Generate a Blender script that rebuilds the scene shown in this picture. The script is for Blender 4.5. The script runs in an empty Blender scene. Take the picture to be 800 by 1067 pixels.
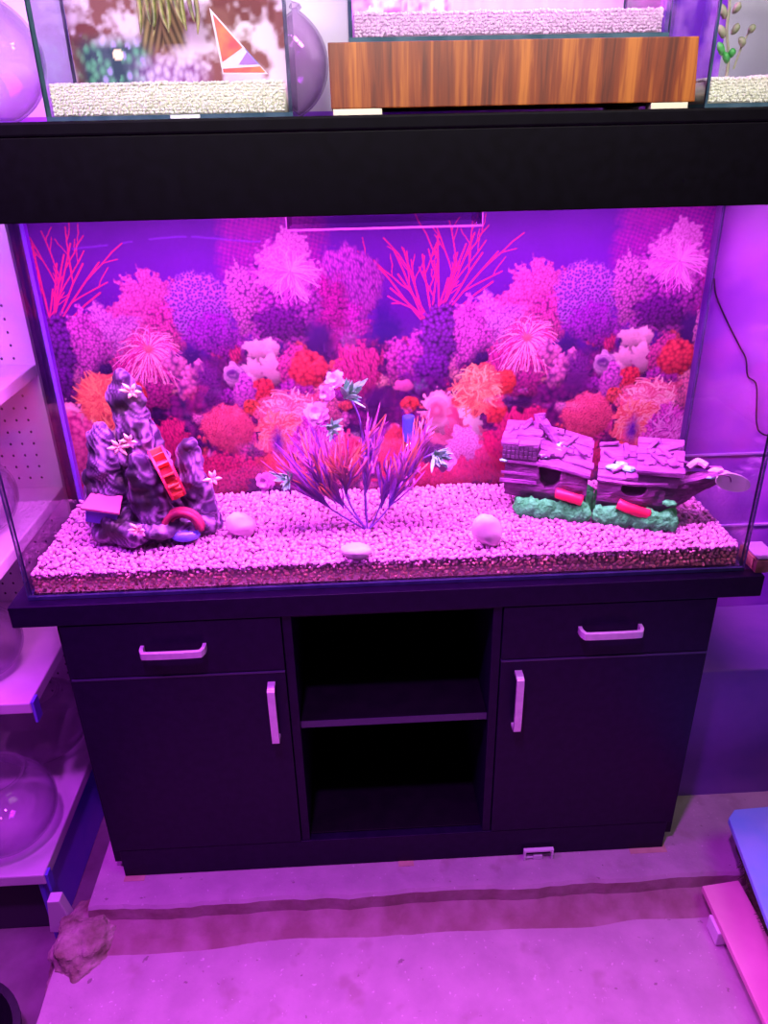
import bpy, bmesh, math, random
import numpy as np
from mathutils import Vector, Matrix, noise
random.seed(7); RNG = np.random.default_rng(11)
scn = bpy.context.scene
COL = scn.collection
PI = math.pi
# ------------------------------------------------------------------ camera
CAM = np.array([-0.05289, -1.09819, 1.32403])
FW = np.array([0.03463687, 0.89657918, -0.44152697])
RT = np.array([0.99865201, -0.04813915, -0.01941077])
UP = np.array([0.03865803, 0.44025947, 0.89703799])
F = 800.0
def at(axis, val, px, py):
    """the point of the plane axis=val that shows at photo pixel px,py"""
    d = FW + RT * ((px - 400) / F) + UP * ((533.5 - py) / F)
    i = 'xyz'.index(axis)
    return CAM + d * ((val - CAM[i]) / d[i])
cd = bpy.data.cameras.new('camera'); cam = bpy.data.objects.new('camera', cd); COL.objects.link(cam)
M = Matrix.Identity(4)
for i in range(3):
    M[i][0] = RT[i]; M[i][1] = UP[i]; M[i][2] = -FW[i]; M[i][3] = CAM[i]
cam.matrix_world = M
cd.sensor_fit = 'VERTICAL'; cd.sensor_height = 36; cd.sensor_width = 27; cd.lens = F / 1067 * 36; cd.clip_start = 0.02
scn.camera = cam

# ------------------------------------------------------------------ materials
def lin(c):
    c = np.asarray(c, float) / 255
    return np.where(c <= .04045, c / 12.92, ((c + .055) / 1.055) ** 2.4)
MATS = {}
def mat(name, c1, c2=None, scale=20, rough=.5, metal=0, bump=0, bscale=None, stretch=(1, 1, 1), detail=4, spec=.5, contrast=(.35, .65)):
    m = bpy.data.materials.new(name); m.use_nodes = True; MATS[name] = m
    nt = m.node_tree; N = nt.nodes; L = nt.links; p = N['Principled BSDF']
    p.inputs['Roughness'].default_value = rough; p.inputs['Metallic'].default_value = metal
    p.inputs['Specular IOR Level'].default_value = spec
    p.inputs['Base Color'].default_value = (*c1, 1)
    if c2 or bump:
        tc = N.new('ShaderNodeTexCoord'); mp = N.new('ShaderNodeMapping'); mp.inputs['Scale'].default_value = stretch
        L.new(tc.outputs['Object'], mp.inputs['Vector'])
    if c2:
        n = N.new('ShaderNodeTexNoise'); n.inputs['Scale'].default_value = scale; n.inputs['Detail'].default_value = detail
        r = N.new('ShaderNodeValToRGB'); e = r.color_ramp.elements
        e[0].position = contrast[0]; e[1].position = contrast[1]; e[0].color = (*c1, 1); e[1].color = (*c2, 1)
        L.new(mp.outputs[0], n.inputs['Vector']); L.new(n.outputs['Fac'], r.inputs['Fac']); L.new(r.outputs['Color'], p.inputs['Base Color'])
    if bump:
        n2 = N.new('ShaderNodeTexNoise'); n2.inputs['Scale'].default_value = bscale or scale; n2.inputs['Detail'].default_value = 5
        b = N.new('ShaderNodeBump'); b.inputs['Strength'].default_value = bump; b.inputs['Distance'].default_value = .01
        L.new(mp.outputs[0], n2.inputs['Vector']); L.new(n2.outputs['Fac'], b.inputs['Height']); L.new(b.outputs['Normal'], p.inputs['Normal'])
    return m
def attr_mat(name, rough=.6, spec=.4, bump=0, bscale=100):
    m = bpy.data.materials.new(name); m.use_nodes = True
    nt = m.node_tree; p = nt.nodes['Principled BSDF']; a = nt.nodes.new('ShaderNodeAttribute'); a.attribute_name = 'Col'
    nt.links.new(a.outputs['Color'], p.inputs['Base Color']); p.inputs['Roughness'].default_value = rough; p.inputs['Specular IOR Level'].default_value = spec
    if bump:
        n2 = nt.nodes.new('ShaderNodeTexNoise'); n2.inputs['Scale'].default_value = bscale
        tc = nt.nodes.new('ShaderNodeTexCoord'); nt.links.new(tc.outputs['Object'], n2.inputs['Vector'])
        b = nt.nodes.new('ShaderNodeBump'); b.inputs['Strength'].default_value = bump; b.inputs['Distance'].default_value = .005
        nt.links.new(n2.outputs['Fac'], b.inputs['Height']); nt.links.new(b.outputs['Normal'], p.inputs['Normal'])
    return m
def glass(name, tint=(.97, .97, .98), edge=(.6, .6, .75), blend=.25, ior=1.45, rough=0.0):
    """thin clear sheet: transmits straight through, reflects by Fresnel, absorbs more where it is seen edge on"""
    m = bpy.data.materials.new(name); m.use_nodes = True; nt = m.node_tree; N = nt.nodes; L = nt.links
    N.remove(N['Principled BSDF']); out = N['Material Output']
    t = N.new('ShaderNodeBsdfTransparent'); g = N.new('ShaderNodeBsdfGlossy'); g.inputs['Roughness'].default_value = rough
    lw = N.new('ShaderNodeLayerWeight'); lw.inputs['Blend'].default_value = blend
    mx = N.new('ShaderNodeMix'); mx.data_type = 'RGBA'
    mx.inputs[6].default_value = (*tint, 1); mx.inputs[7].default_value = (*edge, 1)
    L.new(lw.outputs['Facing'], mx.inputs[0]); L.new(mx.outputs[2], t.inputs['Color'])
    f0 = ((ior - 1) / (ior + 1)) ** 2 * 1.8; l2 = N.new('ShaderNodeLayerWeight'); l2.inputs['Blend'].default_value = .5
    pw = N.new('ShaderNodeMath'); pw.operation = 'POWER'; pw.inputs[1].default_value = 5; L.new(l2.outputs['Facing'], pw.inputs[0])
    fr = N.new('ShaderNodeMath'); fr.operation = 'MULTIPLY_ADD'; fr.inputs[1].default_value = 1 - f0; fr.inputs[2].default_value = f0; L.new(pw.outputs[0], fr.inputs[0])
    ms = N.new('ShaderNodeMixShader'); L.new(fr.outputs[0], ms.inputs[0]); L.new(t.outputs[0], ms.inputs[1]); L.new(g.outputs[0], ms.inputs[2])
    L.new(ms.outputs[0], out.inputs['Surface'])
    return m
def emit(name, c, s):
    m = bpy.data.materials.new(name); m.use_nodes = True; p = m.node_tree.nodes['Principled BSDF']
    p.inputs['Emission Color'].default_value = (*c, 1); p.inputs['Emission Strength'].default_value = s; p.inputs['Base Color'].default_value = (*c, 1)
    return m

BLACK = mat('black_laminate', (.009, .0025, .024), (.013, .004, .032), 60, .4, spec=.16)
HOODM = mat('black_hood_laminate', (.002, .0012, .003), (.003, .002, .005), 60, .5, spec=.06)
BLACKIN = mat('black_inside', (.004, .003, .007), (.007, .005, .01), 30, .6, spec=.15)
EDGEB = mat('pale_edging', (.05, .04, .10), rough=.35)
STEEL = mat('brushed_metal', (.85, .82, .85), (.75, .72, .76), 80, .3, .35, stretch=(1, 1, 1))
GEDGE = mat('glass_edge', (.035, .045, .12), (.06, .07, .17), 40, .15)
GEDGE2 = mat('teal_glass_edge', (.03, .07, .10), (.06, .11, .15), 40, .2)
PANE = glass('tank_pane', edge=(.85, .85, .92), ior=1.4)
PANE2 = glass('small_tank_pane', tint=(.95, .95, .97), ior=1.3)
BOWLG = glass('bowl_glass', tint=(.96, .93, .97), edge=(.62, .5, .72), blend=.2, ior=1.35)
nt = BOWLG.node_tree; N = nt.nodes; L = nt.links; last = N['Material Output'].inputs['Surface'].links[0].from_socket
df = N.new('ShaderNodeBsdfTranslucent'); df.inputs['Color'].default_value = (.85, .8, .85, 1); d2 = N.new('ShaderNodeBsdfDiffuse'); d2.inputs['Color'].default_value = (.85, .8, .85, 1)
ma = N.new('ShaderNodeMixShader'); L.new(df.outputs[0], ma.inputs[1]); L.new(d2.outputs[0], ma.inputs[2]); mb = N.new('ShaderNodeMixShader'); mb.inputs[0].default_value = .11
L.new(last, mb.inputs[1]); L.new(ma.outputs[0], mb.inputs[2]); L.new(mb.outputs[0], N['Material Output'].inputs['Surface'])
ACRYL = glass('clear_acrylic', tint=(.9, .84, .92), edge=(.6, .5, .7), ior=1.5)

# ------------------------------------------------------------------ geometry helpers
def obj(name, bm, m, parent=None, smooth=False, bevel=0, loc=None):
    me = bpy.data.meshes.new(name); bmesh.ops.recalc_face_normals(bm, faces=bm.faces); bm.to_mesh(me); bm.free()
    for mm in (m if isinstance(m, (list, tuple)) else [m]): me.materials.append(mm)
    if smooth:
        me.polygons.foreach_set('use_smooth', [True] * len(me.polygons))
    o = bpy.data.objects.new(name, me); COL.objects.link(o)
    if parent: o.parent = parent
    if loc is not None: o.location = loc
    if bevel:
        b = o.modifiers.new('bevel', 'BEVEL'); b.width = bevel; b.segments = 2; b.limit_method = 'ANGLE'; b.angle_limit = .6
    return o
def tag(o, label, cat, group=None, kind=None):
    if label: o['label'] = label
    if cat: o['category'] = cat
    if group: o['group'] = group
    if kind: o['kind'] = kind
    return o
def thing(name, label, cat, loc=(0, 0, 0), rotz=0, group=None):
    o = bpy.data.objects.new(name, None); COL.objects.link(o); o.location = loc; o.rotation_euler = (0, 0, rotz); o.empty_display_size = .05
    return tag(o, label, cat, group)
def struct(name, bm, m, bevel=0):
    return tag(obj(name, bm, m, bevel=bevel), None, None, kind='structure')
def box(bm, x0, x1, y0, y1, z0, z1, mi=0):
    v = [bm.verts.new(c) for c in ((x0, y0, z0), (x1, y0, z0), (x1, y1, z0), (x0, y1, z0), (x0, y0, z1), (x1, y0, z1), (x1, y1, z1), (x0, y1, z1))]
    for f in ((0, 3, 2, 1), (4, 5, 6, 7), (0, 1, 5, 4), (1, 2, 6, 5), (2, 3, 7, 6), (3, 0, 4, 7)):
        bm.faces.new([v[i] for i in f]).material_index = mi
    return v
def nb(*a, mi=0):
    bm = bmesh.new(); box(bm, *a, mi=mi); return bm
def hull8(bm, pts):
    v = [bm.verts.new(p) for p in pts]
    for f in ((0, 3, 2, 1), (4, 5, 6, 7), (0, 1, 5, 4), (1, 2, 6, 5), (2, 3, 7, 6), (3, 0, 4, 7)): bm.faces.new([v[i] for i in f])
def prism(bm, poly, ax, a0, a1):
    """extrude polygon (list of 2d) along axis ax from a0 to a1"""
    def P(u, v, a): return {'x': (a, u, v), 'y': (u, a, v), 'z': (u, v, a)}[ax]
    A = [bm.verts.new(P(u, v, a0)) for u, v in poly]; B = [bm.verts.new(P(u, v, a1)) for u, v in poly]
    n = len(poly); bm.faces.new(A); bm.faces.new(B[::-1])
    for i in range(n): bm.faces.new([A[i], A[(i + 1) % n], B[(i + 1) % n], B[i]])
def tube(bm, pts, r, seg=8, cap=True):
    pts = [Vector(p) for p in pts]; n = len(pts)
    rs = r if isinstance(r, (list, tuple)) else [r] * n
    rings = []; up = Vector((.13, .27, .95))
    for i, p in enumerate(pts):
        t = (pts[min(i + 1, n - 1)] - pts[max(i - 1, 0)]).normalized()
        a = t.cross(up)
        if a.length < .1: a = t.cross(Vector((1, 0, 0)))
        a.normalize(); b = t.cross(a)
        rings.append([bm.verts.new(p + (a * math.cos(q * 2 * PI / seg) + b * math.sin(q * 2 * PI / seg)) * rs[i]) for q in range(seg)])
    for i in range(n - 1):
        for q in range(seg): bm.faces.new([rings[i][q], rings[i][(q + 1) % seg], rings[i + 1][(q + 1) % seg], rings[i + 1][q]])
    if cap: bm.faces.new(rings[0][::-1]); bm.faces.new(rings[-1])
    return rings
def smooth_path(pts, n=6):
    P = [Vector(p) for p in pts]; out = []
    for i in range(len(P) - 1):
        p0 = P[max(i - 1, 0)]; p1 = P[i]; p2 = P[i + 1]; p3 = P[min(i + 2, len(P) - 1)]
        for k in range(n):
            t = k / n
            out.append(.5 * ((2 * p1) + (p2 - p0) * t + (2 * p0 - 5 * p1 + 4 * p2 - p3) * t * t + (3 * p1 - p0 - 3 * p2 + p3) * t ** 3))
    out.append(P[-1]); return out
def lathe(bm, prof, seg=32, c=(0, 0, 0), closed=False):
    rings = []
    for r, z in prof:
        if r < 1e-6: rings.append([bm.verts.new((c[0], c[1], c[2] + z))])
        else: rings.append([bm.verts.new((c[0] + r * math.cos(2 * PI * k / seg), c[1] + r * math.sin(2 * PI * k / seg), c[2] + z)) for k in range(seg)])
    idx = list(range(len(rings) - 1)) + ([-1] if closed else [])
    for i in idx:
        A = rings[i]; B = rings[i + 1]
        for k in range(seg):
            k2 = (k + 1) % seg
            if len(A) == 1 and len(B) == 1: continue
            if len(A) == 1: bm.faces.new([A[0], B[k2], B[k]])
            elif len(B) == 1: bm.faces.new([A[k], A[k2], B[0]])
            else: bm.faces.new([A[k], A[k2], B[k2], B[k]])
def lump(bm, c, r, sub=3, amp=.15, freq=3.0, seed=0, rot=None, flat=None):
    """noisy ellipsoid"""
    res = bmesh.ops.create_icosphere(bm, subdivisions=sub, radius=1)
    off = Vector((seed * 3.1, seed * 1.7, seed * .9))
    for v in res['verts']:
        n = v.co.copy(); d = 1 + amp * noise.noise(n * freq * .5 + off) + amp * .5 * noise.noise(n * freq + off)
        q = Vector((n.x * r[0], n.y * r[1], n.z * r[2])) * d
        if flat is not None and q.z < -flat * r[2]: q.z = -flat * r[2]
        if rot: q = rot @ q
        v.co = q + Vector(c)
    return res['verts']
def add_color(me, cols):
    a = me.color_attributes.new('Col', 'FLOAT_COLOR', 'POINT')
    c = np.ones((len(me.vertices), 4), np.float32); c[:, :3] = cols; a.data.foreach_set('color', c.ravel())
def mesh_np(name, V, Fc, m, cols=None, parent=None, smooth=True):
    me = bpy.data.meshes.new(name); k = Fc.shape[1]
    me.vertices.add(len(V)); me.vertices.foreach_set('co', np.asarray(V, np.float32).ravel())
    me.loops.add(Fc.size); me.loops.foreach_set('vertex_index', Fc.astype(np.int32).ravel())
    me.polygons.add(len(Fc)); me.polygons.foreach_set('loop_start', np.arange(len(Fc), dtype=np.int32) * k)
    me.polygons.foreach_set('loop_total', np.full(len(Fc), k, np.int32))
    me.update(calc_edges=True); me.validate()
    if smooth: me.polygons.foreach_set('use_smooth', [True] * len(me.polygons))
    if cols is not None: add_color(me, cols)
    me.materials.append(m)
    o = bpy.data.objects.new(name, me); COL.objects.link(o)
    if parent: o.parent = parent
    return o
def cut(o, bmc):
    """carve a real recess out of a mesh object"""
    c = obj('cutter', bmc, BLACK); md = o.modifiers.new('b', 'BOOLEAN'); md.object = c; md.operation = 'DIFFERENCE'; md.solver = 'EXACT'
    c.matrix_world = o.matrix_world if o.parent is None else o.parent.matrix_world
    c.parent = o.parent; c.matrix_parent_inverse = Matrix.Identity(4); c.matrix_basis = Matrix.Identity(4)
    bpy.context.view_layer.update()
    dg = bpy.context.evaluated_depsgraph_get(); me = bpy.data.meshes.new_from_object(o.evaluated_get(dg))
    o.modifiers.clear(); o.data = me; cm = c.data; bpy.data.objects.remove(c); bpy.data.meshes.remove(cm)
def fuse(bm, voxel):
    """weld overlapping lumps into one continuous skin"""
    o = obj('skin', bm, BLACK); md = o.modifiers.new('r', 'REMESH'); md.mode = 'VOXEL'; md.voxel_size = voxel
    bpy.context.view_layer.update(); dg = bpy.context.evaluated_depsgraph_get(); me = bpy.data.meshes.new_from_object(o.evaluated_get(dg))
    b = bmesh.new(); b.from_mesh(me); om = o.data; bpy.data.objects.remove(o); bpy.data.meshes.remove(om); bpy.data.meshes.remove(me)
    return b

# ================================================================== SETTING
CONC = mat('concrete', (.42, .33, .37), (.50, .40, .44), 16, .75, bump=.35, bscale=40, detail=8)
nt = CONC.node_tree; N = nt.nodes; L = nt.links; p = N['Principled BSDF']; src = p.inputs['Base Color'].links[0].from_socket
tc = N.new('ShaderNodeTexCoord')
for sc_, lo_, hi_, col_, k_ in ((55, .70, .74, (.10, .07, .06), .55), (14, .60, .72, (.30, .22, .20), .5), (130, .68, .72, (.80, .72, .76), .5)):
    n = N.new('ShaderNodeTexNoise'); n.inputs['Scale'].default_value = sc_; n.inputs['Detail'].default_value = 3; L.new(tc.outputs['Object'], n.inputs['Vector'])
    m_ = N.new('ShaderNodeMapRange'); m_.inputs[1].default_value = lo_; m_.inputs[2].default_value = hi_; m_.inputs[4].default_value = k_; L.new(n.outputs['Fac'], m_.inputs[0])
    x_ = N.new('ShaderNodeMix'); x_.data_type = 'RGBA'; x_.inputs[7].default_value = (*col_, 1); L.new(m_.outputs[0], x_.inputs[0]); L.new(src, x_.inputs[6]); src = x_.outputs[2]
L.new(src, p.inputs['Base Color'])
CONC2 = mat('rough_concrete', (.20, .16, .10), (.50, .42, .36), 22, .9, bump=.9, bscale=45, detail=8)
GX0, GX1 = -2.2, 2.0
FZ = -.05
def ledge_edge(x): return -.085 + .006 * noise.noise(Vector((x * 6, 0, 0))) + .004 * noise.noise(Vector((x * 25, 3, 0))) + .003 * noise.noise(Vector((x * 70, 1, 0)))
bm = bmesh.new()        # main slab in front of the ledge, its left end broken off at x = -.64
xs = np.linspace(-.645, GX1, 90); ys = list(np.linspace(-3.0, -.5, 8)) + list(np.linspace(-.45, -.11, 13))
g = []
for x in xs:
    g.append([bm.verts.new((x + (.012 * noise.noise(Vector((0, y * 9, 0))) - .05 * max(0, -.25 - y) if x == xs[0] else 0), y, FZ + .003 * noise.noise(Vector((x * 5, y * 5, 1))))) for y in ys])
for i in range(len(xs) - 1):
    for j in range(len(ys) - 1): bm.faces.new([g[i][j], g[i + 1][j], g[i + 1][j + 1], g[i][j + 1]])
lo = [bm.verts.new((v.co.x, v.co.y, -.22)) for v in g[0]]
for j in range(len(ys) - 1): bm.faces.new([g[0][j + 1], g[0][j], lo[j], lo[j + 1]])
struct('floor', bm, CONC)
bm = bmesh.new()        # raised cement ledge the cabinet stands on, worn chamfered front
xs = np.linspace(-.60, GX1, 120); prof = lambda x: [(-.152 + .004 * (x < 0) - .02 * max(0, -x) + .010 * noise.noise(Vector((x * 7, 5, 0))), FZ - .004), (-.122 + .006 * noise.noise(Vector((x * 12, 9, 0))), FZ + .006), (ledge_edge(x) - .006, -.030), (ledge_edge(x) - .001, -.006), (ledge_edge(x) + .004, 0), (.36, 0)]
g = [[bm.verts.new((x, y, z)) for y, z in prof(x)] for x in xs]
for i in range(len(xs) - 1):
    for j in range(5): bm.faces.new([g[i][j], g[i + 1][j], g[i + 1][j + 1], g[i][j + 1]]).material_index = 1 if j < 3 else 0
lo = [bm.verts.new((v.co.x - .03, v.co.y, -.22)) for v in g[0]]
for j in range(5): bm.faces.new([g[0][j + 1], g[0][j], lo[j], lo[j + 1]])
struct('trim_ledge', bm, [CONC, mat('brown_shaded_concrete', (.26, .15, .15), (.38, .25, .27), 18, .8, bump=.4, bscale=40)])  # riser faces browner and darker, their shade put into the colour
bm = bmesh.new()        # crumbled lump at the left end of the ledge
rc = random.Random(12)
def chunk(c, r):
    vs_ = [bm.verts.new(Vector(c) + Vector((rc.gauss(0, 1), rc.gauss(0, 1), rc.gauss(0, 1))).normalized() * rc.uniform(.75, 1.1) * r) for _ in range(11)]
    res = bmesh.ops.convex_hull(bm, input=vs_); bmesh.ops.delete(bm, geom=[g_ for g_ in res['geom_interior'] if isinstance(g_, bmesh.types.BMVert)], context='VERTS')
lump(bm, (-.606, -.112, -.060), (.060, .082, .050), 4, .25, 4, 3); lump(bm, (-.628, -.12, -.11), (.045, .08, .08), 4, .3, 4, 6)
for k_ in range(60):
    a_ = rc.uniform(0, 2 * PI); r_ = rc.random() ** .5; chunk((-.606 + .052 * r_ * math.cos(a_), -.118 + .078 * r_ * math.sin(a_), -.030 - .035 * r_ * r_ + rc.uniform(-.012, .010)), rc.uniform(.010, .022))
for k_ in range(10): chunk((rc.uniform(-.66, -.62), rc.uniform(-.20, -.08), rc.uniform(-.16, -.10)), rc.uniform(.025, .04))
bm = fuse(bm, .0042); bm.normal_update()
for v in bm.verts:
    v.co += v.normal * (.0025 * noise.noise(v.co * 60) + .002 * noise.noise(v.co * 150)); v.co.z = min(v.co.z, -.003 + .003 * noise.noise(v.co * 50) - .30 * max(0, -.10 - v.co.y))
struct('trim_crumbled_ledge_end', bm, CONC2)
struct('floor_lower', nb(GX0, -.60, -3, .75, -.24, -.185), mat('lower_concrete', (.2, .15, .17), (.3, .24, .26), 12, .8, bump=.3))
# wall behind: violet below, whitish above the shelf line
wm = mat('wall_paint', (.24, .03, .62), (.58, .14, .88), 4.5, .55, bump=.15, bscale=18, detail=3)
nt = wm.node_tree; N = nt.nodes; p = N['Principled BSDF']; src = p.inputs['Base Color'].links[0].from_socket
tc = N.new('ShaderNodeTexCoord'); sx = N.new('ShaderNodeSeparateXYZ'); nt.links.new(tc.outputs['Object'], sx.inputs[0])
gt = N.new('ShaderNodeMath'); gt.operation = 'GREATER_THAN'; gt.inputs[1].default_value = 1.36; nt.links.new(sx.outputs['Z'], gt.inputs[0])
mx = N.new('ShaderNodeMix'); mx.data_type = 'RGBA'; nt.links.new(gt.outputs[0], mx.inputs[0]); nt.links.new(src, mx.inputs[6]); mx.inputs[7].default_value = (.68, .64, .72, 1)
nt.links.new(mx.outputs[2], p.inputs['Base Color'])
struct('wall_back', nb(-.62, GX1, .345, .40, -.25, 3.0), wm)
struct('trim_wall_seam', nb(.6, GX1, .340, .345, .715, .719), mat('seam_light', (.55, .3, .85), rough=.5))
struct('trim_wall_seam_lower', nb(.6, GX1, .340, .345, .548, .552), MATS['seam_light'])
struct('wall_left', nb(GX0, -.62, .62, .68, -.25, 3.0), mat('dark_wall', (.10, .06, .22), (.16, .10, .3), 6, .6))
bm = nb(.60, GX1, .115, .345, -.05, .341); struct('trim_bench', bm, mat('bench_cement', (.17, .07, .42), (.26, .10, .50), 7, .6, bump=.2, detail=6), bevel=.004)

# ================================================================== CABINET
ZT = .6457; CZ = .6052
cab = thing('aquarium_cabinet', 'black laminate aquarium cabinet with open middle shelves on the concrete ledge', 'cabinet', (0, .15, 0))
def cpart(name, b, m, bevel=.0012, parent=cab, lab=None):
    o = obj(name, b, m, None, bevel=bevel)
    o.parent = parent; o.matrix_parent_inverse = Matrix.Identity(4)
    base = Vector((0, .15, 0)) if parent in (cab,) else Vector((0, 0, 0))
    if parent is cab: o.data.transform(Matrix.Translation(-base))
    if lab: o['label'] = lab
    return o
Y0 = -.017          # front face
for s in (-1, 1):
    xa, xb = sorted((s * .566, s * .549)); cpart('side_panel', nb(xa, xb, Y0 + .019, .31, .022, CZ), BLACK)
    xa, xb = sorted((s * .187, s * .171)); cpart('divider', nb(xa, xb, Y0 + .003, .30, .073, CZ), BLACK)
cpart('base_panel', nb(-.549, .549, Y0 + .02, .30, .055, .073), BLACKIN)
cpart('back_panel', nb(-.549, .549, .300, .309, .03, CZ), BLACKIN)
sb_ = cpart('shelf_board', nb(-.1705, .1705, Y0 + .0128, .299, .352, .367), BLACKIN)
b = nb(-.1705, .1705, Y0 + .012, Y0 + .0127, .352, .367); b.transform(Matrix.Translation((0, -.15, 0))); obj('pale_edge_band', b, EDGEB, sb_)  # bluish strip puts the light on the shelf's front edge into colour
cpart('kickboard', nb(-.545, .545, Y0 + .001, Y0 + .019, .001, .0725), BLACK)
cpart('rear_kickboard', nb(-.545, .545, .25, .27, .001, .0545), BLACKIN)
cpart('top_rail', nb(-.17, .17, Y0 + .006, Y0 + .024, .598, CZ), BLACK)
cpart('top_board', nb(-.6277, .6277, -.0193, .325, CZ, ZT - .001), BLACK, .0015)
def handle(cx, cz, length, vert, parent, y):
    """flat bow handle: two feet bent into a bar"""
    prof = [(-length / 2, 0), (-length / 2, -.010), (-length / 2 + .003, -.018), (-length / 2 + .012, -.022), (length / 2 - .012, -.022), (length / 2 - .003, -.018), (length / 2, -.010), (length / 2, 0)]
    b = bmesh.new(); w = .0065; t = .0032
    path = smooth_path([(q, d, 0) for q, d in prof], 3)
    rings = []
    for i, pp in enumerate(path):
        tg = (path[min(i + 1, len(path) - 1)] - path[max(i - 1, 0)]).normalized(); nrm = Vector((-tg.y, tg.x, 0))
        ring = []
        for sx_, sz_ in ((1, -1), (1, 1), (-1, 1), (-1, -1)):
            q = pp + nrm * t * sx_; zz = w * sz_
            ring.append(b.verts.new((cx + zz, y + q.y, cz + q.x) if vert else (cx + q.x, y + q.y, cz + zz)))
        rings.append(ring)
    for i in range(len(rings) - 1):
        for q in range(4): b.faces.new([rings[i][q], rings[i][(q + 1) % 4], rings[i + 1][(q + 1) % 4], rings[i + 1][q]])
    b.faces.new(rings[0]); b.faces.new(rings[-1][::-1])
    b.transform(Matrix.Translation((0, -.15, 0)))
    o = obj('handle', b, STEEL, None, bevel=.0012); o.parent = parent; o['label'] = 'brushed silver bow handle'
for s, hx, dxh in ((-1, -.3715, -.214), (1, .374, .220)):
    xa, xb = sorted((s * .5543, s * .1885))
    d = cpart('drawer', nb(xa, xb, Y0, Y0 + .018, .4945, .6035), BLACK, .0015)
    d2 = cpart('door', nb(xa, xb, Y0, Y0 + .018, .0735, .4905), BLACK, .0015)
    b = nb(xa, xb, Y0 - .001, Y0 + .012, .4893, .4925); b.transform(Matrix.Translation((0, -.15, 0)))
    o = obj('pale_edge_band', b, EDGEB, d2)
    handle(hx, .552, .104, False, d, Y0); handle(dxh, .408, .118, True, d2, Y0)
# things round its foot
WOODS = mat('shim_wood', (.45, .33, .22), (.6, .45, .3), 30, .7)
for (px0, px1, py, lab) in ((131, 152, 911, 'small flat wooden shim under the front left corner of the black cabinet'), (415, 431, 900, 'small wooden shim under the middle of the black cabinet'), (655, 694, 885, 'thin wooden shim under the front right corner of the black cabinet')):
    a = at('z', 0, px0, py); c = at('z', 0, px1, py)
    tag(obj('wooden_shim', nb(a[0], c[0], -.028, .0, 0, .0009), WOODS, bevel=.0002), lab, 'shim', 'shims under the cabinet')
t = thing('wall_bracket', 'small white wire bracket lying against the cabinet foot, right of centre', 'bracket', (.2855, -.026, .0005))
WHT = mat('white_plastic', (.8, .75, .8), rough=.4)
b = bmesh.new()
box(b, -.030, -.026, -.004, .004, 0, .026); box(b, .026, .030, -.004, .004, 0, .026); box(b, -.026, .026, -.004, .004, .022, .026)
obj('frame', b, WHT, t)
obj('latch', nb(-.010, .008, -.003, .003, 0, .010), WHT, t); obj('spring', nb(-.026, -.010, -.002, .002, .003, .006), WHT, t)

# ================================================================== TANK
def glass_box(root, x0, x1, y0, y1, z0, h, t, pm, em, base=True):
    def pane(name, a, axis):
        b = nb(*a)
        b.normal_update()
        for f in b.faces:
            n = f.normal; f.material_index = 0 if abs(n['xyz'.index(axis)]) > .9 else 1
        b.transform(Matrix.Translation(-Vector(root.location)))
        return obj(name, b, [pm, em], root)
    pane('base_glass', (x0, x1, y0, y1, z0, z0 + t), 'z')
    pane('front_glass', (x0, x1, y0, y0 + t, z0 + t, z0 + h), 'y')
    pane('back_glass', (x0, x1, y1 - t, y1, z0 + t, z0 + h), 'y')
    pane('side_glass', (x0, x0 + t, y0 + t, y1 - t, z0 + t, z0 + h), 'x')
    pane('side_glass', (x1 - t, x1, y0 + t, y1 - t, z0 + t, z0 + h), 'x')
TD = .2945
tank = thing('aquarium', 'long empty clear glass aquarium with gravel bed on the black cabinet', 'aquarium', (0, .147, ZT))
glass_box(tank, -.6, .6, 0, TD, ZT, .5885, .006, PANE, GEDGE)
SIL = mat('silicone_seam', (.08, .04, .32), rough=.25)
for s in (-1,):
    b = bmesh.new(); x = s * .594
    prism(b, [(x, TD - .0062), (x - s * .0035, TD - .0062), (x, TD - .0135)], 'z', ZT + .006, ZT + .585)
    b.transform(Matrix.Translation((0, -.147, -ZT))); obj('silicone_seam', b, SIL, tank)

# ------------------------------------------------------------------ gravel bed
GT = .689
def gravel_h(x, y): return GT + .007 * (y / .29) + .0035 * noise.noise(Vector((x * 7, y * 9, 2)))
def stones(P, R, cols, sub=2):
    b = bmesh.new(); bmesh.ops.create_icosphere(b, subdivisions=sub, radius=1); b.verts.ensure_lookup_table()
    bv = np.array([v.co[:] for v in b.verts]); bf = np.array([[v.index for v in f.verts] for f in b.faces]); b.free()
    n = len(P); q = RNG.normal(size=(n, 4)); q /= np.linalg.norm(q, axis=1)[:, None]
    w, x, y, z = q.T
    Rm = np.stack([1 - 2 * (y * y + z * z), 2 * (x * y - z * w), 2 * (x * z + y * w), 2 * (x * y + z * w), 1 - 2 * (x * x + z * z), 2 * (y * z - x * w), 2 * (x * z - y * w), 2 * (y * z + x * w), 1 - 2 * (x * x + y * y)], 1).reshape(n, 3, 3)
    sc = np.stack([RNG.uniform(.85, 1.25, n), RNG.uniform(.75, 1.1, n), RNG.uniform(.55, .85, n)], 1)
    ph = RNG.uniform(0, 6, (n, 3))
    d = 1 + .10 * np.sin(bv[None, :, 0] * 3 + ph[:, :1]) + .10 * np.sin(bv[None, :, 1] * 3.5 + ph[:, 1:2]) + .08 * np.sin(bv[None, :, 2] * 4 + ph[:, 2:])
    V = bv[None] * sc[:, None, :] * d[..., None] * R[:, None, None]
    V = np.einsum('nij,nkj->nki', Rm, V) + P[:, None, :]
    Fc = (bf[None] + (np.arange(n) * len(bv))[:, None, None]).reshape(-1, 3)
    return V.reshape(-1, 3), Fc, np.repeat(cols, len(bv), 0)
pts = []; 
st = .0082
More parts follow.
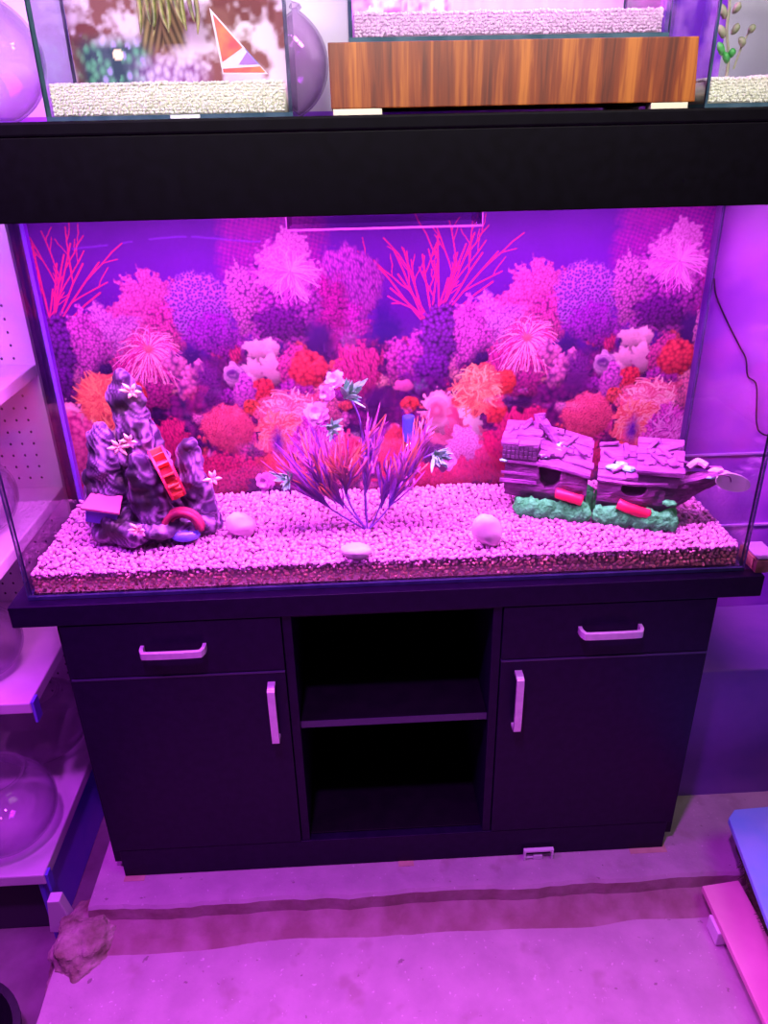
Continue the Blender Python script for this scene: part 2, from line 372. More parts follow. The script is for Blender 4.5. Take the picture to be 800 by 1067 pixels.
for i, x in enumerate(np.arange(-.588, .588, st)):
    for y in np.arange(.012, .284, st):
        yy = y + (st / 2 if i % 2 else 0); xx = x + random.uniform(-.003, .003); yy += random.uniform(-.003, .003)
        yy = min(max(yy, .0115), .283); xx = min(max(xx, -.588), .588)
        pts.append((xx, yy, gravel_h(xx, yy) - .002 + random.uniform(-.0022, .0022)))
ntop = len(pts)
for x in np.arange(-.588, .589, .0072):
    for k, z in enumerate(np.arange(ZT + .0105, GT, .0062)):
        pts.append((x + random.uniform(-.003, .003) if abs(x) < .58 else x, .0122 + random.uniform(0, .002), z + random.uniform(-.0015, .0015)))
for s in (-1, 1):
    for y in np.arange(.02, .285, .0072):
        for z in np.arange(ZT + .0105, GT, .0062): pts.append((s * .5878, y, z + random.uniform(-.0015, .0015)))
P = np.array(pts); n = len(P)
R = RNG.uniform(.0040, .0054, n); R[ntop:] = RNG.uniform(.0033, .0042, n - ntop)
base = np.array([.60, .33, .55]); cols = base[None] * RNG.uniform(.62, 1.08, (n, 1)) * (1 + RNG.normal(0, .05, (n, 3)))
tan = np.array([.85, .42, .24]); low = np.arange(n) >= ntop
k = np.clip((GT - .004 - P[:, 2]) / .012, 0, 1) * low * RNG.uniform(.6, 1, n)
tc_ = tan[None] * RNG.uniform(.35, 1.6, (n, 1))
cols = np.clip(cols * (1 - k[:, None]) + tc_ * k[:, None], .02, .95)
V, Fc, Cc = stones(P, R, cols, 2)
# bed core under the stones
gx = np.linspace(-.589, .589, 100); gy = np.linspace(.0125, .282, 30)
GV = np.array([(x, y, gravel_h(x, y) - .0045) for x in gx for y in gy]); nV = len(V)
GF = []
for i in range(99):
    for j in range(29):
        a = nV + i * 30 + j; GF += [(a, a + 30, a + 31), (a, a + 31, a + 1)]
GB = np.array([(x, y, ZT + .0062) for x in (gx[0], gx[-1]) for y in (gy[0], gy[-1])])
c0 = nV + len(GV); A = [nV, nV + 29, nV + 99 * 30, nV + 99 * 30 + 29]
def quad(a, b, c, d): return [(a, b, c), (a, c, d)]
GF += quad(A[0], A[2], c0 + 2, c0) + quad(A[1], A[3], c0 + 3, c0 + 1) + quad(A[0], A[1], c0 + 1, c0) + quad(A[2], A[3], c0 + 3, c0 + 2) + quad(c0, c0 + 1, c0 + 3, c0 + 2)
core = np.tile(np.array([.16, .09, .11]), (len(GV) + 4, 1))
gm = attr_mat('gravel', .65, .3)
tag(mesh_np('gravel_bed', np.vstack([V, GV, GB]), np.vstack([Fc, np.array(GF)]), gm, np.vstack([Cc, core])), 'bed of pale pink gravel covering the floor of the long aquarium', 'gravel', kind='stuff')

# ================================================================== BACKDROP POSTER (a printed sheet: its coral picture is painted point by point)
PX0, PX1, PZ0, PZ1 = -.588, .588, .66, 1.262
NX, NZ = 1000, 510
X, Z = np.meshgrid(np.linspace(PX0, PX1, NX), np.linspace(PZ0, PZ1, NZ))
PER = .690
def h2(i, j, s): 
    v = np.sin(i * 127.1 + j * 311.7 + s * 74.7) * 43758.5453
    return v - np.floor(v)
def vnoise(x, y, s=0):
    i = np.floor(x); j = np.floor(y); u = x - i; v = y - j; u = u * u * (3 - 2 * u); v = v * v * (3 - 2 * v)
    return (h2(i, j, s) * (1 - u) + h2(i + 1, j, s) * u) * (1 - v) + (h2(i, j + 1, s) * (1 - u) + h2(i + 1, j + 1, s) * u) * v
def fbm(x, y, s=0): return (vnoise(x, y, s) + .5 * vnoise(2 * x, 2 * y, s + 1) + .25 * vnoise(4 * x, 4 * y, s + 2)) / 1.75
def worley(x, y, s=0):
    i0 = np.floor(x); j0 = np.floor(y); best = np.full(x.shape, 9.); rid = np.zeros(x.shape)
    for a in (-1, 0, 1):
        for b_ in (-1, 0, 1):
            i = i0 + a; j = j0 + b_
            d = (x - i - h2(i, j, s)) ** 2 + (y - j - h2(i, j, s + 5)) ** 2
            up = d < best; best = np.where(up, d, best); rid = np.where(up, h2(i, j, s + 9), rid)
    return np.sqrt(best), rid
LG = np.array([1.0, .20, 1.02])         # ink colours are stored as the printed reflectance under the tank lamp's hue
def ink(c): return np.clip(lin(c) / LG * np.array([.44, .33, .46]), .002, .95)
def wx(px, py): q = at('y', .2955, px, py); return q[0], q[2]
IMG = np.zeros((NZ, NX, 3))
tt = np.clip((Z - .66) / .6, 0, 1)[..., None]
bgT, bgM = ink((98, 0, 160)), ink((46, 0, 90))
bgn = fbm(X * 9, Z * 9, 3)[..., None]
IMG[:] = bgM + (bgT - bgM) * np.clip((tt - .35) / .4, 0, 1) * (.75 + .5 * bgn)
fid = 0
def feat(px, py, rx, ry, col, tex='fine', dark=None, sc=1.0, soft=.12, edge=.18, shade=.45, rep=True, ang=0):
    """one printed coral: centre and radii in photo pixels, a colour, a surface pattern"""
    global fid; fid += 1; s = fid * 1.37
    cx, cz = wx(px, py); rx *= .00172; ry *= .0019
    pv = .84 if py < 350 else 1.0 if py < 415 else 1.28  # ink dimmed high up and raised low down to offset the lamp's falloff
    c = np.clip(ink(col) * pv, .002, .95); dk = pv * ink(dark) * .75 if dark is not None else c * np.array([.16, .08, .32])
    for k in ((-2, -1, 0, 1, 2) if rep else (0,)):
        ox = cx + k * PER; m = 1.5
        i0 = int((ox - m * rx - PX0) / (PX1 - PX0) * (NX - 1)); i1 = int((ox + m * rx - PX0) / (PX1 - PX0) * (NX - 1)) + 2
        j0 = int((cz - m * ry - PZ0) / (PZ1 - PZ0) * (NZ - 1)); j1 = int((cz + m * ry - PZ0) / (PZ1 - PZ0) * (NZ - 1)) + 2
        i0 = max(i0, 0); i1 = min(i1, NX); j0 = max(j0, 0); j1 = min(j1, NZ)
        if i1 <= i0 or j1 <= j0: continue
        x = X[j0:j1, i0:i1] - ox; z = Z[j0:j1, i0:i1] - cz
        if ang: x, z = x * math.cos(ang) + z * math.sin(ang), -x * math.sin(ang) + z * math.cos(ang)
        u = x / rx; v = z / ry; r = np.hypot(u, v); th = np.arctan2(v, u)
        # surface pattern 0 dark .. 1 bright
        if tex == 'knobs':
            d, q = worley(x / (.0085 * sc), z / (.0085 * sc), s); t = np.clip(1.25 - 1.5 * d, 0, 1) * (.75 + .35 * q)
        elif tex == 'dots':
            d, q = worley(x / (.0052 * sc), z / (.0052 * sc), s); t = np.clip((d - .12) * 2.2, 0, 1)
        elif tex == 'fingers':
            w = fbm(x * 60, z * 60, s) * 1.2; d, q = worley(x / (.0055 * sc) + w, z / (.011 * sc) + w + .5 * x / (.0055 * sc), s); t = np.clip(1.2 - 1.35 * d, 0, 1) * (.7 + .5 * q)
        elif tex == 'fine':
            d, q = worley(x / (.0046 * sc), z / (.0052 * sc), s); t = np.clip(1.15 - 1.25 * d, 0, 1) * (.55 + .5 * q) * (.45 + 1.1 * fbm(x / .011, z / .011, s + 3)) * 1.25
        elif tex == 'mesh':
            t = .45 + .30 * np.sin((x + .6 * z) / (.0019 * sc) + 3 * fbm(x * 80, z * 80, s)) * np.sin((x * .5 - z) / (.0019 * sc)) + .5 * (fbm(x / .02, z / .02, s) - .3)
        elif tex == 'radial':
            w = 1.6 * fbm(u * 2, v * 2, s); n_ = 17 + int(8 * sc)
            t = .5 + .5 * np.sin(n_ * th + 4 * w * r + 2 * np.sin(th * 3)); t = np.clip(t * 1.4 - .2 + (.25 - r) * 1.0, 0, 1)
        elif tex == 'petals':
            d, q = worley(th * 14 / (2 * PI) * 2.2 * np.maximum(.45, np.round(r * 3) / 3), r * 5.2, s); t = np.clip(1.3 - 1.25 * d, 0, 1) * (.75 + .35 * q)
        elif tex == 'spikes':
            t = .5 + .5 * np.sin(26 * th + 3 * fbm(u * 4, v * 4, s)); t = t * np.clip(r * 1.6, .2, 1)
        elif tex == 'plate':
            t = .55 + .45 * np.sin(9 * r + 4 * fbm(u * 2.5, v * 2.5, s)) ; t = np.clip(t * .6 + .5 * (r > .72), 0, 1)
        else: t = np.full(x.shape, .7) + .3 * fbm(x * 90, z * 90, s)
        rad = 1 + edge * 2.2 * (fbm(th * 1.9 + 9, r * 0 + s, s) - .5) + edge * .9 * (vnoise(x / .006, z / .006, s + 7) - .5)
        a = np.clip((rad - r) / soft, 0, 1)
        if tex == 'radial': a = a * np.clip(.55 + .45 * (t > .35) + (.8 - r) * 2, 0, 1)
        sh = np.clip(1 - shade + shade * (.55 + .75 * v - .3 * np.maximum(r - .6, 0)) + .12 * u * -1, .12, 1.25)
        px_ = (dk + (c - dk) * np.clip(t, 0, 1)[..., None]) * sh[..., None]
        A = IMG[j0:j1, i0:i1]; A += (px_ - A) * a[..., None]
def draw_segs(segs, c, rep=True):
    for k in ((-1, 0, 1) if rep else (0,)):
        for x0, z0, x1, z1, wd in segs:
            wd = wd * .0016; a0 = x0 + k * PER; a1 = x1 + k * PER
            i0 = max(int((min(a0, a1) - wd * 2 - PX0) / (PX1 - PX0) * (NX - 1)), 0); i1 = min(int((max(a0, a1) + wd * 2 - PX0) / (PX1 - PX0) * (NX - 1)) + 2, NX)
            j0 = max(int((min(z0, z1) - wd * 2 - PZ0) / (PZ1 - PZ0) * (NZ - 1)), 0); j1 = min(int((max(z0, z1) + wd * 2 - PZ0) / (PZ1 - PZ0) * (NZ - 1)) + 2, NZ)
            if i1 <= i0 or j1 <= j0: continue
            x = X[j0:j1, i0:i1]; z = Z[j0:j1, i0:i1]; dx, dz = a1 - a0, z1 - z0; LL = dx * dx + dz * dz + 1e-12
            t = np.clip(((x - a0) * dx + (z - z0) * dz) / LL, 0, 1); d = np.hypot(x - a0 - t * dx, z - z0 - t * dz)
            a = np.clip((wd * 1.35 - d) / (wd * .6), 0, 1)[..., None]; A = IMG[j0:j1, i0:i1]; A += (c - A) * a
def branches(px, py, tips, col, w=1.1, rep=True):
    rx_, rz_ = wx(px, py); rnd = random.Random(int(px)); c = ink(col); segs = []
    def grow(x, z, ax_, az_, L, wd, dep):
        steps = 4; 
        for q in range(steps):
            nx = x + ax_ * L / steps + rnd.gauss(0, .0012); nz = z + az_ * L / steps + rnd.gauss(0, .0012)
            segs.append((x, z, nx, nz, wd)); x, z = nx, nz
            if dep > 0 and q in (1, 2) and rnd.random() < .8:
                sg = rnd.choice((-1, 1)); a = math.atan2(az_, ax_) + sg * rnd.uniform(.35, .7); grow(x, z, math.cos(a), math.sin(a) + .25, L * rnd.uniform(.3, .5), wd * .75, dep - 1)
    for tx, ty in tips:
        ex, ez = wx(tx, ty); L = math.hypot(ex - rx_, ez - rz_); grow(rx_ + rnd.uniform(-.012, .012), rz_, (ex - rx_) / L, (ez - rz_) / L, L, w, 2)
    draw_segs(segs, c)
def tentacles(px, py, r0, r1, n, cols, seed, w=.8, droop=.25, sq=1.0, rep=True, brush=False, wob=.22):
    """printed anemone: many thin curved tentacles round a centre (photo pixels)"""
    rnd = random.Random(seed); cx, cz = wx(px, py)
    for i in range(n):
        a = rnd.uniform(0, 2 * PI); L = r1 * rnd.uniform(.65, 1.08); b = a + rnd.gauss(0, wob); segs = []; p = None; q0 = r0
        if brush: q0 = r1 * rnd.uniform(0, .72) ** .8; L = q0 + r1 * rnd.uniform(.22, .38); b = a + rnd.gauss(0, .3) * r1 / (L + 1)
        for t in np.linspace(0, 1, 6):
            rr = (q0 + (L - q0) * t); th_ = a + (b - a) * t
            q = (cx + rr * math.cos(th_) * .00172, cz + (rr * math.sin(th_) * sq - droop * L * t * t) * .0019)
            if p: segs.append((*p, *q, w * (1.1 - .45 * t)))
            p = q
        draw_segs(segs, ink(rnd.choice(cols)), rep)
# back layer
feat(700, 250, 62, 60, (205, 10, 185), 'mesh', (120, 0, 190), soft=.25, shade=.1)
feat(665, 262, 30, 32, (190, 5, 180), 'mesh', (110, 0, 180), soft=.35, shade=.1)
reef_y = 345 + 0 * X
_, zr = wx(550, 352); em = np.clip((zr - Z + .035 * (fbm(X * 14, Z * 3, 8) - .5) * 2) / .03, 0, 1)[..., None]
d_, q_ = worley(X / .012, Z / .012, 21); rock = ink((40, 0, 75)) + (ink((150, 12, 130)) - ink((40, 0, 75))) * (np.clip(1.05 - 1.3 * d_, 0, 1) * fbm(X * 30, Z * 30, 4) * 1.4)[..., None]
IMG += (rock - IMG) * em
rnd = random.Random(5)
for k in range(190):     # small growth between the larger corals
    px = rnd.uniform(352, 745); py = rnd.uniform(345, 515); pal = rnd.choice([(225, 40, 150), (240, 80, 190), (250, 60, 110), (150, 10, 150), (215, 25, 120), (190, 30, 190), (60, 0, 95), (245, 100, 170), (80, 0, 110)])
    feat(px, py, rnd.uniform(5, 14), rnd.uniform(5, 13), pal, rnd.choice(['knobs', 'fine', 'fingers', 'knobs', 'petals']), soft=.3, edge=.5, sc=rnd.uniform(.6, 1.0))
branches(452, 345, [(393, 272), (413, 262), (428, 260), (452, 247), (470, 290), (497, 243), (521, 262), (520, 292), (400, 300), (410, 285), (440, 265), (482, 256), (508, 262), (460, 270), (474, 262)], (235, 25, 130), .85)
tentacles(290, 300, 3, 22, 40, [(250, 100, 235), (225, 60, 215)], 15, .6, .1)
feat(362, 300, 36, 38, (225, 55, 215), 'fingers', (120, 5, 170), sc=.7); feat(352, 342, 36, 26, (215, 30, 190), 'fine', edge=.4)
feat(345, 325, 20, 40, (205, 15, 165), 'fine', soft=.4, edge=.4)
feat(560, 300, 27, 28, (252, 75, 205), 'fine', (190, 15, 170), edge=.5, sc=.9); feat(545, 325, 28, 24, (248, 70, 190), 'fine', (180, 15, 160), edge=.5); feat(575, 330, 24, 26, (240, 50, 180), 'fine', edge=.4)
feat(611, 308, 35, 36, (205, 70, 232), 'dots', (95, 0, 170)); feat(618, 336, 28, 20, (180, 25, 200), 'fine', (80, 0, 140), edge=.4)
feat(690, 298, 47, 50, (225, 50, 215), 'knobs', (90, 0, 140), sc=.8, edge=.3); feat(655, 300, 17, 34, (248, 85, 225), 'knobs', sc=.6, edge=.4)
feat(706, 270, 33, 27, (252, 105, 238), 'fine', (235, 60, 215), shade=.2, edge=.5, sc=.8); tentacles(708, 272, 2, 30, 90, [(255, 115, 240), (250, 95, 235), (235, 60, 210)], 8, .55, .15, .85, wob=.4); feat(690, 325, 30, 16, (130, 8, 150), 'knobs', sc=.7, edge=.4)
feat(722, 345, 18, 26, (75, 0, 120), 'plain', soft=.5)
feat(507, 338, 38, 28, (248, 95, 232), 'fine', (170, 20, 190), edge=.35, sc=.9); feat(488, 352, 28, 34, (232, 60, 205), 'fine', (110, 5, 130), edge=.45)
feat(505, 378, 20, 22, (58, 0, 95), 'fine', soft=.5); feat(530, 380, 24, 26, (205, 30, 150), 'fingers', edge=.4)
feat(402, 345, 19, 32, (62, 0, 140), 'plain', soft=.6, edge=.4); feat(385, 375, 26, 24, (48, 0, 95), 'plain', soft=.5)
feat(415, 372, 16, 22, (225, 50, 185), 'knobs', sc=.8, edge=.5); feat(435, 372, 22, 30, (205, 40, 190), 'knobs', sc=.8, edge=.4)
feat(456, 348, 22, 34, (150, 22, 190), 'knobs', (55, 0, 95), sc=.85, edge=.25); feat(450, 384, 22, 18, (130, 12, 165), 'knobs', (48, 0, 85), sc=.85)
feat(549, 360, 27, 28, (215, 30, 150), 'fine', (150, 5, 110), shade=.3, soft=.4)
tentacles(549, 352, 4, 37, 170, [(255, 95, 205), (235, 50, 170), (255, 110, 200), (190, 15, 130)], 3, .52, .42, wob=.42); feat(549, 351, 8, 6, (255, 75, 150), 'plain', soft=.7)
feat(590, 365, 16, 20, (60, 0, 110), 'plain', soft=.5)
for a in ((572, 368, 12), (584, 380, 11), (596, 372, 9), (578, 392, 10)): feat(a[0], a[1], a[2], a[2], (242, 80, 195), 'knobs', edge=.5, sc=1.2)
for a in ((648, 374, 16, 13), (658, 352, 13, 13), (672, 352, 11, 10), (668, 372, 12, 17), (640, 384, 10, 7)): feat(*a, (255, 118, 215), 'plain', edge=.45, shade=.65, soft=.2)
feat(690, 372, 18, 24, (215, 40, 155), 'fine', edge=.4, sc=1.2); feat(690, 395, 20, 14, (200, 35, 180), 'knobs', sc=.7)
feat(704, 372, 22, 20, (252, 45, 95), 'knobs', (170, 5, 70), sc=1.0, edge=.15); feat(655, 394, 14, 13, (252, 40, 90), 'knobs', (160, 5, 70), sc=.8)
feat(628, 378, 13, 11, (240, 110, 225), 'plate', edge=.3); feat(636, 398, 14, 18, (225, 60, 205), 'fine', edge=.3); feat(628, 376, 5, 4, (120, 20, 150), 'plain', soft=.6)
feat(604, 390, 20, 28, (125, 20, 140), 'fine', (80, 0, 110), soft=.5, edge=.4, sc=.8)
feat(372, 384, 26, 30, (222, 32, 148), 'fingers', (130, 0, 90), sc=.75, edge=.4); feat(392, 420, 20, 20, (70, 0, 95), 'plain', soft=.5)
feat(540, 418, 22, 26, (58, 0, 82), 'knobs', soft=.4, edge=.4); feat(545, 400, 26, 14, (190, 25, 140), 'knobs', sc=.7, edge=.5)
feat(440, 405, 30, 14, (110, 5, 130), 'knobs', edge=.5); feat(420, 402, 11, 6, (240, 70, 180), 'plain', edge=.3)
feat(412, 478, 20, 38, (255, 55, 100), 'fine', (220, 15, 100), shade=.3); feat(358, 478, 24, 30, (245, 45, 120), 'fine', (200, 10, 100), edge=.4)
feat(505, 478, 46, 30, (238, 22, 110), 'fingers', (180, 0, 95), sc=.7, edge=.3); feat(440, 500, 60, 18, (240, 25, 105), 'fine', (190, 0, 90), edge=.4); feat(545, 455, 34, 34, (225, 25, 120), 'fingers', (140, 0, 85), sc=.7, edge=.3)
feat(472, 440, 32, 32, (250, 85, 165), 'plate', (225, 40, 130), edge=.5); feat(455, 428, 18, 20, (252, 115, 205), 'plate', (235, 60, 150), edge=.5); feat(484, 462, 22, 22, (250, 110, 225), 'dots', (225, 60, 190), edge=.4, sc=.8); feat(490, 432, 10, 22, (255, 140, 220), 'plain', edge=.5, ang=.5)
feat(526, 398, 14, 13, (255, 50, 75), 'knobs', (190, 0, 60), sc=.9); feat(516, 427, 14, 15, (255, 50, 80), 'knobs', (190, 0, 60), sc=.9); feat(427, 421, 11, 9, (255, 48, 75), 'knobs', sc=.9)
feat(497, 406, 27, 25, (250, 70, 110), 'fine', (225, 30, 90), shade=.25, edge=.3); tentacles(497, 406, 6, 27, 220, [(255, 105, 125), (255, 85, 110), (245, 60, 95), (255, 125, 150)], 21, 1.0, .05, brush=True)
feat(612, 434, 31, 27, (250, 62, 135), 'fine', (175, 15, 100), shade=.5, edge=.15, sc=.62); feat(640, 412, 10, 9, (255, 60, 80), 'fine')
feat(676, 412, 34, 20, (250, 80, 165), 'fine', (225, 35, 120), shade=.25, edge=.4); feat(662, 436, 26, 26, (250, 75, 130), 'fine', (235, 35, 95), shade=.25, edge=.4)
tentacles(676, 416, 4, 34, 260, [(255, 115, 195), (250, 90, 175), (235, 60, 140), (255, 130, 200)], 22, 1.0, .05, .75, brush=True); tentacles(662, 438, 4, 27, 170, [(255, 110, 170), (255, 95, 130), (240, 60, 110)], 23, 1.0, .1, brush=True)
feat(698, 446, 24, 24, (225, 50, 190), 'fine', (150, 15, 140), shade=.2, edge=.5); tentacles(698, 450, 2, 30, 130, [(250, 110, 230), (240, 80, 215), (170, 20, 170)], 12, .75, 0, 1, brush=True); feat(718, 410, 14, 24, (245, 80, 170), 'fine', edge=.5)
feat(652, 474, 20, 22, (250, 60, 90), 'fine', (230, 25, 90), soft=.5); feat(658, 450, 12, 22, (100, 0, 160), 'plain', soft=.8)
feat(690, 482, 40, 22, (240, 60, 150), 'knobs', sc=.8, edge=.4); feat(600, 482, 40, 26, (235, 30, 120), 'fine', edge=.4)
feat(731, 338, 7, 26, (250, 90, 215), 'knobs', sc=.6, edge=.5, rep=False)
# the first repeat also shows the paler anemone and the yellow-orange bush at the far left
feat(105, 415, 24, 26, (245, 70, 100), 'fine', (220, 35, 90), rep=False); tentacles(105, 416, 3, 28, 200, [(255, 110, 120), (255, 90, 110), (240, 65, 95)], 24, 1.0, 0, 1, False, True); feat(85, 470, 24, 40, (250, 70, 165), 'knobs', (190, 15, 130), sc=1.1, rep=False, edge=.3)
wave = np.exp(-((Z - 1.165 - .008 * np.sin(X * 14) - .012 * (fbm(X * 16, Z * 4, 6) - .5)) / .0016) ** 2) * (fbm(X * 20, Z * 8, 2) > .42) * (X < -.2)
IMG += (ink((150, 40, 240)) - IMG) * (wave * .5)[..., None]
IMG *= (.9 + .2 * RNG.random((NZ, NX, 1)))
Vp = np.stack([X.ravel(), np.full(X.size, 0.), Z.ravel()], 1); Vp[:, 1] = .2965
idx = np.arange(NX * NZ).reshape(NZ, NX); Fp = np.stack([idx[:-1, :-1].ravel(), idx[:-1, 1:].ravel(), idx[1:, 1:].ravel(), idx[1:, :-1].ravel()], 1)
nf = len(Vp)
Vb = np.array([(PX0, .2985, PZ0), (PX1, .2985, PZ0), (PX1, .2985, PZ1), (PX0, .2985, PZ1)])
Fb = np.array([[nf, nf + 3, nf + 2, nf + 1], [0, NX - 1, nf + 1, nf], [NX - 1, NX * NZ - 1, nf + 2, nf + 1], [NX * NZ - 1, NX * (NZ - 1), nf + 3, nf + 2], [NX * (NZ - 1), 0, nf, nf + 3]])[:, ::-1]
tag(mesh_np('backdrop_poster', np.vstack([Vp, Vb]), np.vstack([Fp, Fb]), attr_mat('poster_print', .55, .25), np.vstack([np.clip(IMG.reshape(-1, 3), 0, .95), np.tile([[.1, .05, .2]], (4, 1))]), smooth=False), 'printed coral reef poster covering the back of the long aquarium', 'poster')

# ================================================================== HOOD + LAMP
HB = 1.229; HC = 1.3286; HT = 1.346
hood = thing('aquarium_hood', 'wide black aquarium hood closing the top of the long glass tank', 'hood', (0, .147, HB))
def hp(name, a, m=HOODM, bev=.0015):
    b = nb(*a); b.transform(Matrix.Translation((0, -.147, -HB))); return obj(name, b, m, hood, bevel=bev)
hp('front_panel', (-.63, .63, -.020, -.006, HB, HC)); hp('back_panel', (-.616, .616, .312, .324, HB + .01, HC))
hp('side_panel', (-.63, -.618, -.006, .324, HB, HC)); hp('side_panel', (.618, .63, -.006, .324, HB, HC))
hp('lid', (-.632, .632, -.0225, .334, HC + .0003, HT), HOODM, .003)
lamp = thing('aquarium_lamp', 'purple LED light unit with clear cover under the black hood', 'lamp', (0, .15, 1.2))
LEDC = (1.0, .165, 1.0)
def lp(name, a, m, bev=0):
    b = nb(*a); b.transform(Matrix.Translation((0, -.15, -1.2))); return obj(name, b, m, lamp, bevel=bev)
lp('housing', (-.58, .58, .10, .20, 1.245, 1.262), WHT, .003)
lp('diode_strip', (-.57, .57, .12, .18, 1.242, 1.2449), emit('led_glow', (.85, .18, 1.0), 12))
b = bmesh.new()     # clear tray below the lamp
box(b, -.141, .149, .100, .103, 1.199, 1.243); box(b, -.141, .149, .197, .200, 1.199, 1.243); box(b, -.141, -.138, .103, .197, 1.199, 1.243); box(b, .146, .149, .103, .197, 1.199, 1.243)
b.transform(Matrix.Translation((0, -.15, -1.2))); o = obj('clear_cover', b, ACRYL, lamp); o['label'] = 'clear acrylic splash cover'
b = bmesh.new(); box(b, -.141, .149, .0985, .0999, 1.1985, 1.2015); box(b, .1475, .149, .0985, .0999, 1.2015, 1.235); box(b, -.141, -.1395, .0985, .0999, 1.2015, 1.235)
b.transform(Matrix.Translation((0, -.15, -1.2))); obj('cover_rim', b, mat('acrylic_rim', (.045, .012, .05), rough=.3), lamp)
def area(name, loc, rot, sx_, sy_, power, col, spread=PI):
    l = bpy.data.lights.new(name, 'AREA'); l.shape = 'RECTANGLE'; l.size = sx_; l.size_y = sy_; l.energy = power; l.color = col; l.spread = spread
    o = bpy.data.objects.new(name, l); COL.objects.link(o); o.location = loc; o.rotation_euler = rot; return o
area('led_light', (0, .035, 1.238), (0, 0, 0), 1.12, .05, 38, LEDC)
area('top_light_white', (0, -1.25, 2.05), Vector((.02, 1.30, -.56)).to_track_quat('-Z', 'Y').to_euler(), 1.3, .12, 5.0, (1, .95, .9), math.radians(42))  # unseen white light for the hood top, beam narrowed to spare the tank
area('right_fill_white', (1.15, -.75, 2.4), Vector((-.35, .50, -2.4)).to_track_quat('-Z', 'Y').to_euler(), 1.1, .7, 2.2, (1, .88, .76), math.radians(100))  # unseen white fill added for the right side
area('shelf_light_purple', (-.95, -.25, 1.75), (.3, -.25, 0), .3, .6, 18, (.60, .03, 1.0))  # unseen purple light over the left shelves
sl = bpy.data.lights.new('floor_fill_purple', 'SPOT'); sl.energy = 175; sl.color = (.64, .055, 1.0); sl.spot_size = math.radians(54); sl.spot_blend = .5; sl.shadow_soft_size = .06  # unseen purple spot added to brighten the floor, cone kept off the hood
so = bpy.data.objects.new('floor_fill_purple', sl); COL.objects.link(so); so.location = (-.25, -.95, 2.6); so.rotation_euler = Vector((.05, .40, -2.6)).to_track_quat('-Z', 'Y').to_euler()
w = bpy.data.worlds.new('shop'); scn.world = w; w.use_nodes = True
w.node_tree.nodes['Background'].inputs[0].default_value = (.30, .08, .55, 1); w.node_tree.nodes['Background'].inputs[1].default_value = .06
#@@PART2
# ================================================================== DECOR IN THE TANK
def G(x, y): return gravel_h(x, y)
PEB = mat('pale_stone', (.46, .42, .44), (.56, .52, .52), 25, .5, bump=.15, bscale=60)
for (px, py, yy, r, seed, rot, lab) in (
    (251, 544, .118, (.0265, .020, .022), 3, Matrix.Rotation(.5, 3, 'Y'), 'smooth white pebble on the gravel beside the purple rock ornament'),
    (372, 577, .024, (.0260, .020, .0125), 6, Matrix.Rotation(.05, 3, 'Y'), 'flat white pebble near the front glass, in front of the plastic plant'),
    (507, 550, .045, (.0235, .021, .0310), 9, Matrix.Rotation(-.45, 3, 'Y'), 'tall white pebble on the gravel left of the shipwreck ornament')):
    c = at('y', yy, px, py); bm = bmesh.new(); lump(bm, (0, 0, 0), r, 4, .16, 1.6, seed, rot)
    zmin = min(v.co.z for v in bm.verts)
    tag(obj('pebble', bm, PEB, smooth=True, loc=(c[0], yy, G(c[0], yy) - zmin - .002)), lab, 'pebble', 'white pebbles on the gravel')

# ---- rock ornament
ROCK = attr_mat('ornament_rock', .55, .45)
def rock_skin(bm, voxel, name, parent, org, dens=820, amp=.0006):
    bm = fuse(bm, voxel)
    bmesh.ops.smooth_vert(bm, verts=bm.verts, factor=.5, use_axis_x=True, use_axis_y=True, use_axis_z=True)
    bm.normal_update(); cols = []
    for v in bm.verts:
        p = v.co; w = noise.noise(p * 22) * 4.2 + noise.noise(p * 60) * 1.3
        s = math.sin((p.x * .75 + p.z * .55 - p.y * .5) * dens + w * 2.2); n2 = noise.noise(p * 55 + Vector((7, 1, 3)))
        v.co = p + v.normal * (amp * s + .0042 * n2 + .004 * noise.noise(p * 38))
        n3 = noise.noise(p * 24 + Vector((1, 5, 2))); t = max(0, (s - .15) / .85) ** 1.2 * max(0, min(1.2, .42 + 2.0 * n3)); vn = max(0, 1 - abs(noise.noise(Vector((p.x * 34, p.y * 34, p.z * 11)) + Vector((3, 9, 4)))) * 8) * (n3 > -.25); t = min(1, .65 * t + max(0, n2 - .42) * 1.0 + .55 * vn)
        d = np.array((.020, .007, .042)) * max(.15, 1 + .6 * n2 + 1.6 * n3); c = d * (1 - t) + np.array((.36, .26, .46)) * t; cols.append(np.clip(c, .01, .95))  # near-black noise patches paint in the shade of hollows
    bm.transform(Matrix.Translation(-Vector(org)))
    o = obj(name, bm, ROCK, parent, smooth=True); add_color(o.data, np.array(cols)); return o
RO = (-.40, .13, .686)
rock = thing('rock_ornament', 'purple rocky aquarium ornament with red water wheel and bridge on the gravel', 'ornament', RO)
def column(bm, path, y, seed, dy=0):
    pts = [(Vector(at('y', y + dy * i / len(path), px, py)), r * .00172) for i, (px, py, r) in enumerate(path)]
    for i in range(len(pts) - 1):
        for k in range(5):
            t = k / 5; c = pts[i][0].lerp(pts[i + 1][0], t); r = pts[i][1] * (1 - t) + pts[i + 1][1] * t
            lump(bm, c, (r, r * .8, r * 1.05), 2, .30, 3, seed + i * 5 + k)
    lump(bm, pts[-1][0], (pts[-1][1],) * 3, 2, .2, 3, seed)
bm = bmesh.new()
column(bm, [(146, 535, 22), (146, 495, 21), (139, 450, 19), (131, 412, 16), (127, 394, 9)], .168, 1)
column(bm, [(178, 530, 16), (170, 490, 13), (160, 455, 8), (148, 425, 6), (142, 408, 5)], .186, 30)
rock_skin(bm, .003, 'tall_peak', rock, RO)
